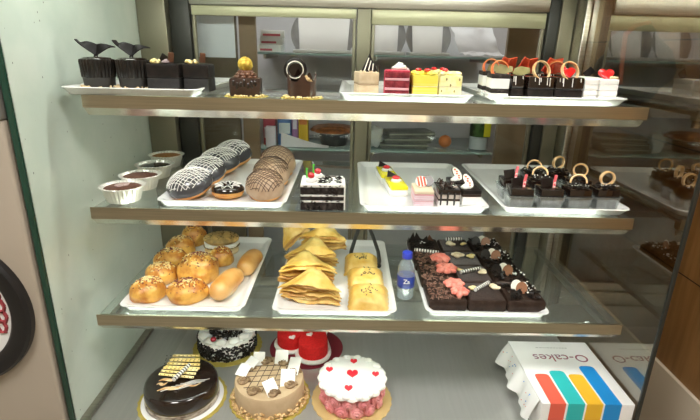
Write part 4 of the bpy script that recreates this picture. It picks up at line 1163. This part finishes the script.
# scalloped side flap standing off the left side
def flap(u, v):
    y = BY0 + .012 + u * (BY1 - BY0 - .02)
    sc = .022 + .008 * math.sin(u * 4.5 * PI) + .005 * math.sin(u * 9 * PI)
    return (BX0 - .0015 - sc * v, y, BH - .002 - .030 * v - .030 * v * v)
MB().sheet(flap, 40, 6, .0008).build('side_flap', WHITEP, t, label='scalloped white tuck flap')
b = MB(); r = random.Random(14)
cols = [plain('blue_print', (.01, .26, .66)), plain('coral_print', (.8, .13, .08))]
for ci in range(2):
    b = MB()
    for k in range(9):
        u, v = r.uniform(.05, .95), r.uniform(.2, .85); p = flap(u, v); s = r.uniform(.0012, .0024)
        b.ell((p[0] - .0006, p[1], p[2] + .0007), (s, s, s * .5), 6, 4)
    b.build('print_dot', cols[ci], t)

# ------------------------------------------------------------------ behind the case
CTRB = mat('grey_counter', (.42, .42, .43), (.36, .36, .38), scale=5, rough=.5)
t = thing('back_counter', 'grey counter standing behind the display case', 'counter', (0, 0, 0))
MB().box(-.75, .95, 1.93, 2.31, 0, .70, .004).build('body', CTRB, t)
MB().box(-.77, .97, 1.91, 2.315, .7005, .73, .004).build('worktop', mat('dark_worktop', (.14, .14, .15), rough=.3), t)
BOARDT = mat('brown_board_trim', (.26, .17, .10), rough=.5)
tag(MB().box(-.66, -.385, -.02, .0, 0, 1.46).build('brown_partition', BROWNB), 'brown board partition behind the case carrying a blank sheet', 'partition', loc=(0, 1.73, 0))
tag(MB().box(-.374, -.318, -.02, .0, 0, 1.46).build('partition_post', BOARDT), 'narrow brown partition post beside the shelf of small boxes', 'post', loc=(0, 1.73, 0))
tag(MB().box(-.066, .064, -.0016, 0, -.066, .066, .0004).build('notice_sheet', mat('bluish_paper', (.86, .88, .95), rough=.7)), 'blank white paper sheet taped on the brown partition', 'paper', loc=(-.452, 1.7085, 1.382))
tag(MB().box(.60, .78, -.02, .0, 0, 1.46).build('brown_partition', mat('umber_board', (.24, .17, .10), (.20, .14, .08), scale=4, rough=.5)), 'brown board partition behind the right end of the case', 'partition', loc=(0, 1.93, 0))
for z, lab in ((1.335, 'upper glass wall shelf behind the case holding cake boxes'), (.955, 'lower glass wall shelf behind the case holding the pan')):
    t = thing('wall_shelf', lab, 'shelf', (0, 1.955, z))
    MB().box(-.37, .60, 0, .36, -.008, 0, .001).build('pane', mat('sea_glass', (.30, .42, .40), rough=.12, coat=.5), t)
    for x in (-.34, .10, .56): MB().box(x, x + .012, .02, .364, -.025, -.0085, .002).build('bracket', STEEL, t)
ZA, ZB = 1.3355, .9555
# upper shelf items
for k in range(3):
    z = ZA + .0275 * k
    t = thing('carton', ['white carton with red print, lowest of the small stack', 'white carton in the middle of the small stack', 'white carton on top of the small stack'][k], 'box', (-.315 + .004 * k, 2.03, z), .05 * k, 'stacked small white cartons')
    MB().box(-.045, .045, -.05, .05, .0002, .027, .001).build('carton_body', WHITEP, t)
    MB().box(-.038, .010 + .01 * k, -.0505, -.0501, .005, .013).build('red_print', plain('carton_red', (.6, .1, .14) if k == 0 else (.65, .4, .45)), t)
def open_box(name, lab, cx, y, z, w, h, lean=.35):
    t = thing('cake_box', lab, 'box', (cx, y, z), 0, 'white folded boxes on the rear shelf')
    MB().box(-w / 2 - .02, w / 2 + .02, -.07, .07, .0003, .012, .003).build('base', mat('box_white', (.72, .71, .70), (.68, .67, .66), scale=3, rough=.6), t)
    def lid(u, v):
        k = 1 + .10 * v
        return ((u - .5) * w * k, .01 + .05 * v + .004 * math.sin(6 * u), .0135 + h * v)
    MB().sheet(lid, 12, 8, .002).build('lid', mat('box_white', (.72, .71, .70)), t)
    for s in (-1, 1):
        b = MB()
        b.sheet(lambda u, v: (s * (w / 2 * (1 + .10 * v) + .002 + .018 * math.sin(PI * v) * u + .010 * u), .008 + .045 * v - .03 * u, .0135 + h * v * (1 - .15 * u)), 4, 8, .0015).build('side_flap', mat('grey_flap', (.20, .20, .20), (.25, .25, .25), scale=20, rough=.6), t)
    return t
open_box('a', 'open white folded box behind the left rear door', -.105, 2.02, ZA, .19, .125)
open_box('b', 'open white folded box just right of the centre mullion', .145, 2.02, ZA, .095, .130)
open_box('c', 'open white folded box in the middle of the right rear door', .315, 2.02, ZA, .115, .130)
t = thing('paper_bag', 'crumpled white paper bag beside the brown wall, rear shelf', 'bag', (.49, 2.03, ZA), .1)
MB().sheet(lambda u, v: ((u - .5) * .17 + .012 * mnoise.noise(Vector((u * 4, v * 4, 1))) + .03 * (1 - v), -.03 + .06 * v + .014 * mnoise.noise(Vector((u * 3, v * 3, 5))), .012 + .115 * v), 16, 12, .002).build('front_sheet', mat('bag_white', (.78, .78, .82), rough=.6), t)
MB().sheet(lambda u, v: ((u - .5) * .16 + .03, -.085 + .055 * v + .008 * mnoise.noise(Vector((u * 4, v * 4, 2))), .004 + .010 * v + .012 * abs(mnoise.noise(Vector((u * 5, v * 3, 7))))), 16, 8, .002).build('folded_flap', mat('bag_white', (.78, .78, .82)), t)
# lower shelf items
BXC = [((.55, .08, .10), 'red'), ((.10, .25, .60), 'blue'), ((.42, .22, .50), 'purple'), ((.82, .55, .05), 'yellow')]
for k, (x, w) in enumerate(((-.335, .050), (-.270, .055), (-.226, .026), (-.190, .040))):
    t = thing('carton', f'{BXC[k][1]} upright carton on the lower rear shelf', 'box', (x, 2.06, ZB), 0, 'coloured upright cartons on the lower rear shelf')
    MB().box(-w / 2, w / 2, -.03, .03, .0003, .16, .002).build('carton_body', plain('carton_' + BXC[k][1], BXC[k][0], .4), t)
    MB().box(-w / 2 + .004, w / 2 - .004, -.0306, -.0301, .03 + .02 * k, .075 + .02 * k, .0001).build('print_panel', plain('print_panel_' + str(k), [(.85, .7, .75), (.75, .85, .9), (.75, .7, .85), (.75, .25, .08)][k], .4), t)
t = thing('carton', 'small white carton standing before the red one', 'box', (-.322, 1.995, ZB), .05)
MB().box(-.020, .020, -.02, .02, .0003, .085, .001).build('carton_body', mat('pinkish_card', (.78, .72, .80), rough=.6), t)
t = thing('paper_bag', 'white folded paper cone before the blue carton', 'bag', (-.235, 1.995, ZB), 0)
MB().sheet(lambda u, v: (-.045 + .20 * u, -.012 + .02 * v, .002 + (.055 * (1 - u) ** 1.4 + .004) * v), 14, 6, .002).build('front_sheet', mat('bag_white', (.78, .78, .82)), t)
t = thing('baking_pan', 'round black pan with an orange-brown topped cake', 'pan', (-.060, 2.07, ZB), 0)
MB().lathe([(.050, .0003), (.056, .002), (.066, .052), (.070, .053), (.070, .055), (.062, .054)], 40).build('pan', mat('pan_black', (.02, .022, .024), rough=.3), t)
b = MB(); b.lathe([(.062, .0545), (.098, .062), (.100, .068), (.085, .080), (.03, .088)], 48, 1, 1, lambda a, z: 1 + .05 * math.sin(9 * a + z * 50)).build('topping', mat('orange_topping', (.45, .16, .05), (.22, .08, .03), scale=45, rough=.4, bump=.8, bscale=50), t)
t = thing('jar', 'jar with green and yellow label on the lower rear shelf', 'jar', (.567, 2.045, ZB), 0)
MB().lathe([(.036, .0003), (.040, .003), (.040, .052), (.036, .056)], 32).build('jar_base', mat('grey_jar', (.50, .54, .56), rough=.25), t)
MB().lathe([(.040, .0565), (.041, .058), (.041, .130), (.034, .140), (.02, .141)], 32).build('jar_body', mat('green_label', (.07, .16, .03), (.02, .04, .01), scale=40, rough=.4), t)
MB().box(.008, .036, -.0425, -.028, .058, .130, .002).build('yellow_label', plain('yellow_label', (.75, .68, .03), .4), t)
for k in range(3):
    t = thing('dark_tray', ['lowest dark tray of the stack behind the right door', 'middle dark tray of the stack behind the right door', 'topmost dark tray of the stack behind the right door'][k], 'tray', (.24 + .012 * k, 2.06, ZB + .024 * k), .1 * k, 'stacked dark trays on the lower rear shelf')
    MB().box(-.10, .10, -.06, .06, .0003, .023, .004).build('tray_body', mat('dark_tray', (.09, .095, .08), (.14, .15, .12), scale=20, rough=.4), t)
    MB().box(-.104, .104, -.064, -.0605, .014, .018, .001).build('rim', mat('tray_rim', (.32, .34, .27), rough=.4), t)
t = thing('plastic_bag', 'translucent white plastic bag by the mullion on the lower rear shelf', 'bag', (.115, 2.03, ZB), 0)
MB().ell((0, 0, .045), (.036, .03, .0445), 20, 14, .35, 2.2, 4).build('bag_body', mat('milky_plastic', (.52, .54, .53), rough=.3), t)
t = thing('fruit_piece', 'orange fruit on the lower rear shelf behind the right door', 'fruit', (.425, 2.06, ZB), 0)
MB().ell((0, 0, .027), (.028, .028, .027), 20, 14).build('fruit_body', mat('orange_skin', (.65, .20, .05), rough=.45), t)
MB().lathe([(.003, .0535), (.004, .055), (.001, .056)], 8).build('stem', plain('stem_brown', (.12, .08, .03)), t)

# ------------------------------------------------------------------ right of the case
t = thing('wooden_cabinet', 'brown wooden cabinet standing to the right of the display case', 'cabinet', (0, 0, 0))
MB().box(.985, 1.45, .35, 2.2, .455, 1.75, .003).build('body', WOOD, t)
MB().box(.975, 1.46, .34, 2.21, .005, .4545, .003).build('plinth', mat('beige_plinth', (.62, .54, .43), rough=.5), t)
b = MB()
for z in (.75, 1.10, 1.40): b.box(.9835, .9848, .36, 2.19, z, z + .003)
b.build('panel_joint', plain('joint_dark', (.05, .03, .015), .7), t)
t = thing('black_bag', 'black glossy plastic bag with an orange strap, beyond the right glass', 'bag', (.860, 1.50, 1.215), 0)
MB().ell((0, 0, .105), (.082, .13, .104), 30, 22, .30, 1.8, 2).build('bag_body', BLACKP, t)
MB().at(-.075, -.045, .125, ry=PI / 2).lathe([(.020, -.004), (.022, 0), (.020, .004), (.010, .005), (.009, .003)], 24).build('eyelet', mat('grey_ring', (.16, .17, .16), rough=.3), t)
b = MB(); b.tube([(-.085, -.10, .06), (-.085, -.085, .14), (-.07, -.05, .195), (-.02, .0, .222), (.04, .03, .235)], .007, 8, flat=.5).build('strap', plain('orange_strap', (.50, .12, .04), .5), t)
tag(MB().box(.765, .9845, 1.34, 1.68, 1.19, 1.2145, .002).build('side_ledge', BROWNB), 'small brown ledge carrying the black bag beside the case', 'ledge')

# ------------------------------------------------------------------ left of the case
t = thing('beige_machine', 'beige machine with a large round black-rimmed dial, left of the case', 'machine', (-1.06, .930, 0))
MB().box(-.40, .388, 0, .60, .005, 1.205, .006).build('body', BEIGE, t)
MB().box(-.40, .388, -.004, .60, 1.2055, 1.36, .006).build('top', mat('grey_top', (.24, .23, .21), rough=.4), t)
b = MB().at(.185, -.004, .785, rx=PI / 2)
b.lathe([(.186, -.004), (.186, .010), (.180, .016), (.150, .016), (.141, .008), (.141, -.004)], 72)
b.build('round_rim', BLACKP, t)
MB().at(.185, -.002, .785, rx=PI / 2).lathe([(.1405, -.001), (.1405, .003)], 64).build('dial_face', WHITEP, t)
b = MB().at(.185, -.0056, .785, rx=PI / 2)
for k in range(5):
    a0 = .9 - k * .22
    b.tube([((.118) * math.cos(a0 - .35) + .010 * math.cos(q * 1.05), .118 * math.sin(a0 - .35) + .016 * math.sin(q * 1.05), 0) for q in range(7)], .0042, 6)
b.build('red_lettering', plain('maroon_print', (.36, .05, .06)), t)

# ------------------------------------------------------------------ world, camera
w = bpy.data.worlds.new('World'); SC.world = w; w.use_nodes = True
bg = w.node_tree.nodes['Background']; bg.inputs[0].default_value = (.9, .95, 1, 1); bg.inputs[1].default_value = .25

F, PITCH, YAW, ROLL = 475.0, math.radians(18.6), math.radians(.5), math.radians(1.36)
fwd = Vector((math.sin(YAW) * math.cos(PITCH), math.cos(YAW) * math.cos(PITCH), -math.sin(PITCH)))
r0 = Vector((math.cos(YAW), -math.sin(YAW), 0)); u0 = r0.cross(fwd)
rt = r0 * math.cos(ROLL) + u0 * math.sin(ROLL); up = rt.cross(fwd)
cam = bpy.data.cameras.new('camera'); co = bpy.data.objects.new('camera', cam); COL.objects.link(co)
cam.sensor_fit = 'HORIZONTAL'; cam.sensor_width = 36; cam.lens = F / 700 * 36; cam.clip_start = .02
co.matrix_world = Matrix(((rt.x, up.x, -fwd.x, 0), (rt.y, up.y, -fwd.y, 0), (rt.z, up.z, -fwd.z, 1.35), (0, 0, 0, 1)))
SC.camera = co
vs = SC.view_settings
vs.view_transform = 'Standard'; vs.look = 'None'; vs.gamma = 1; vs.use_curve_mapping = False; vs.exposure = 0.80
SC.cycles.use_denoising = True
SC.cycles.max_bounces = 10; SC.cycles.transparent_max_bounces = 24
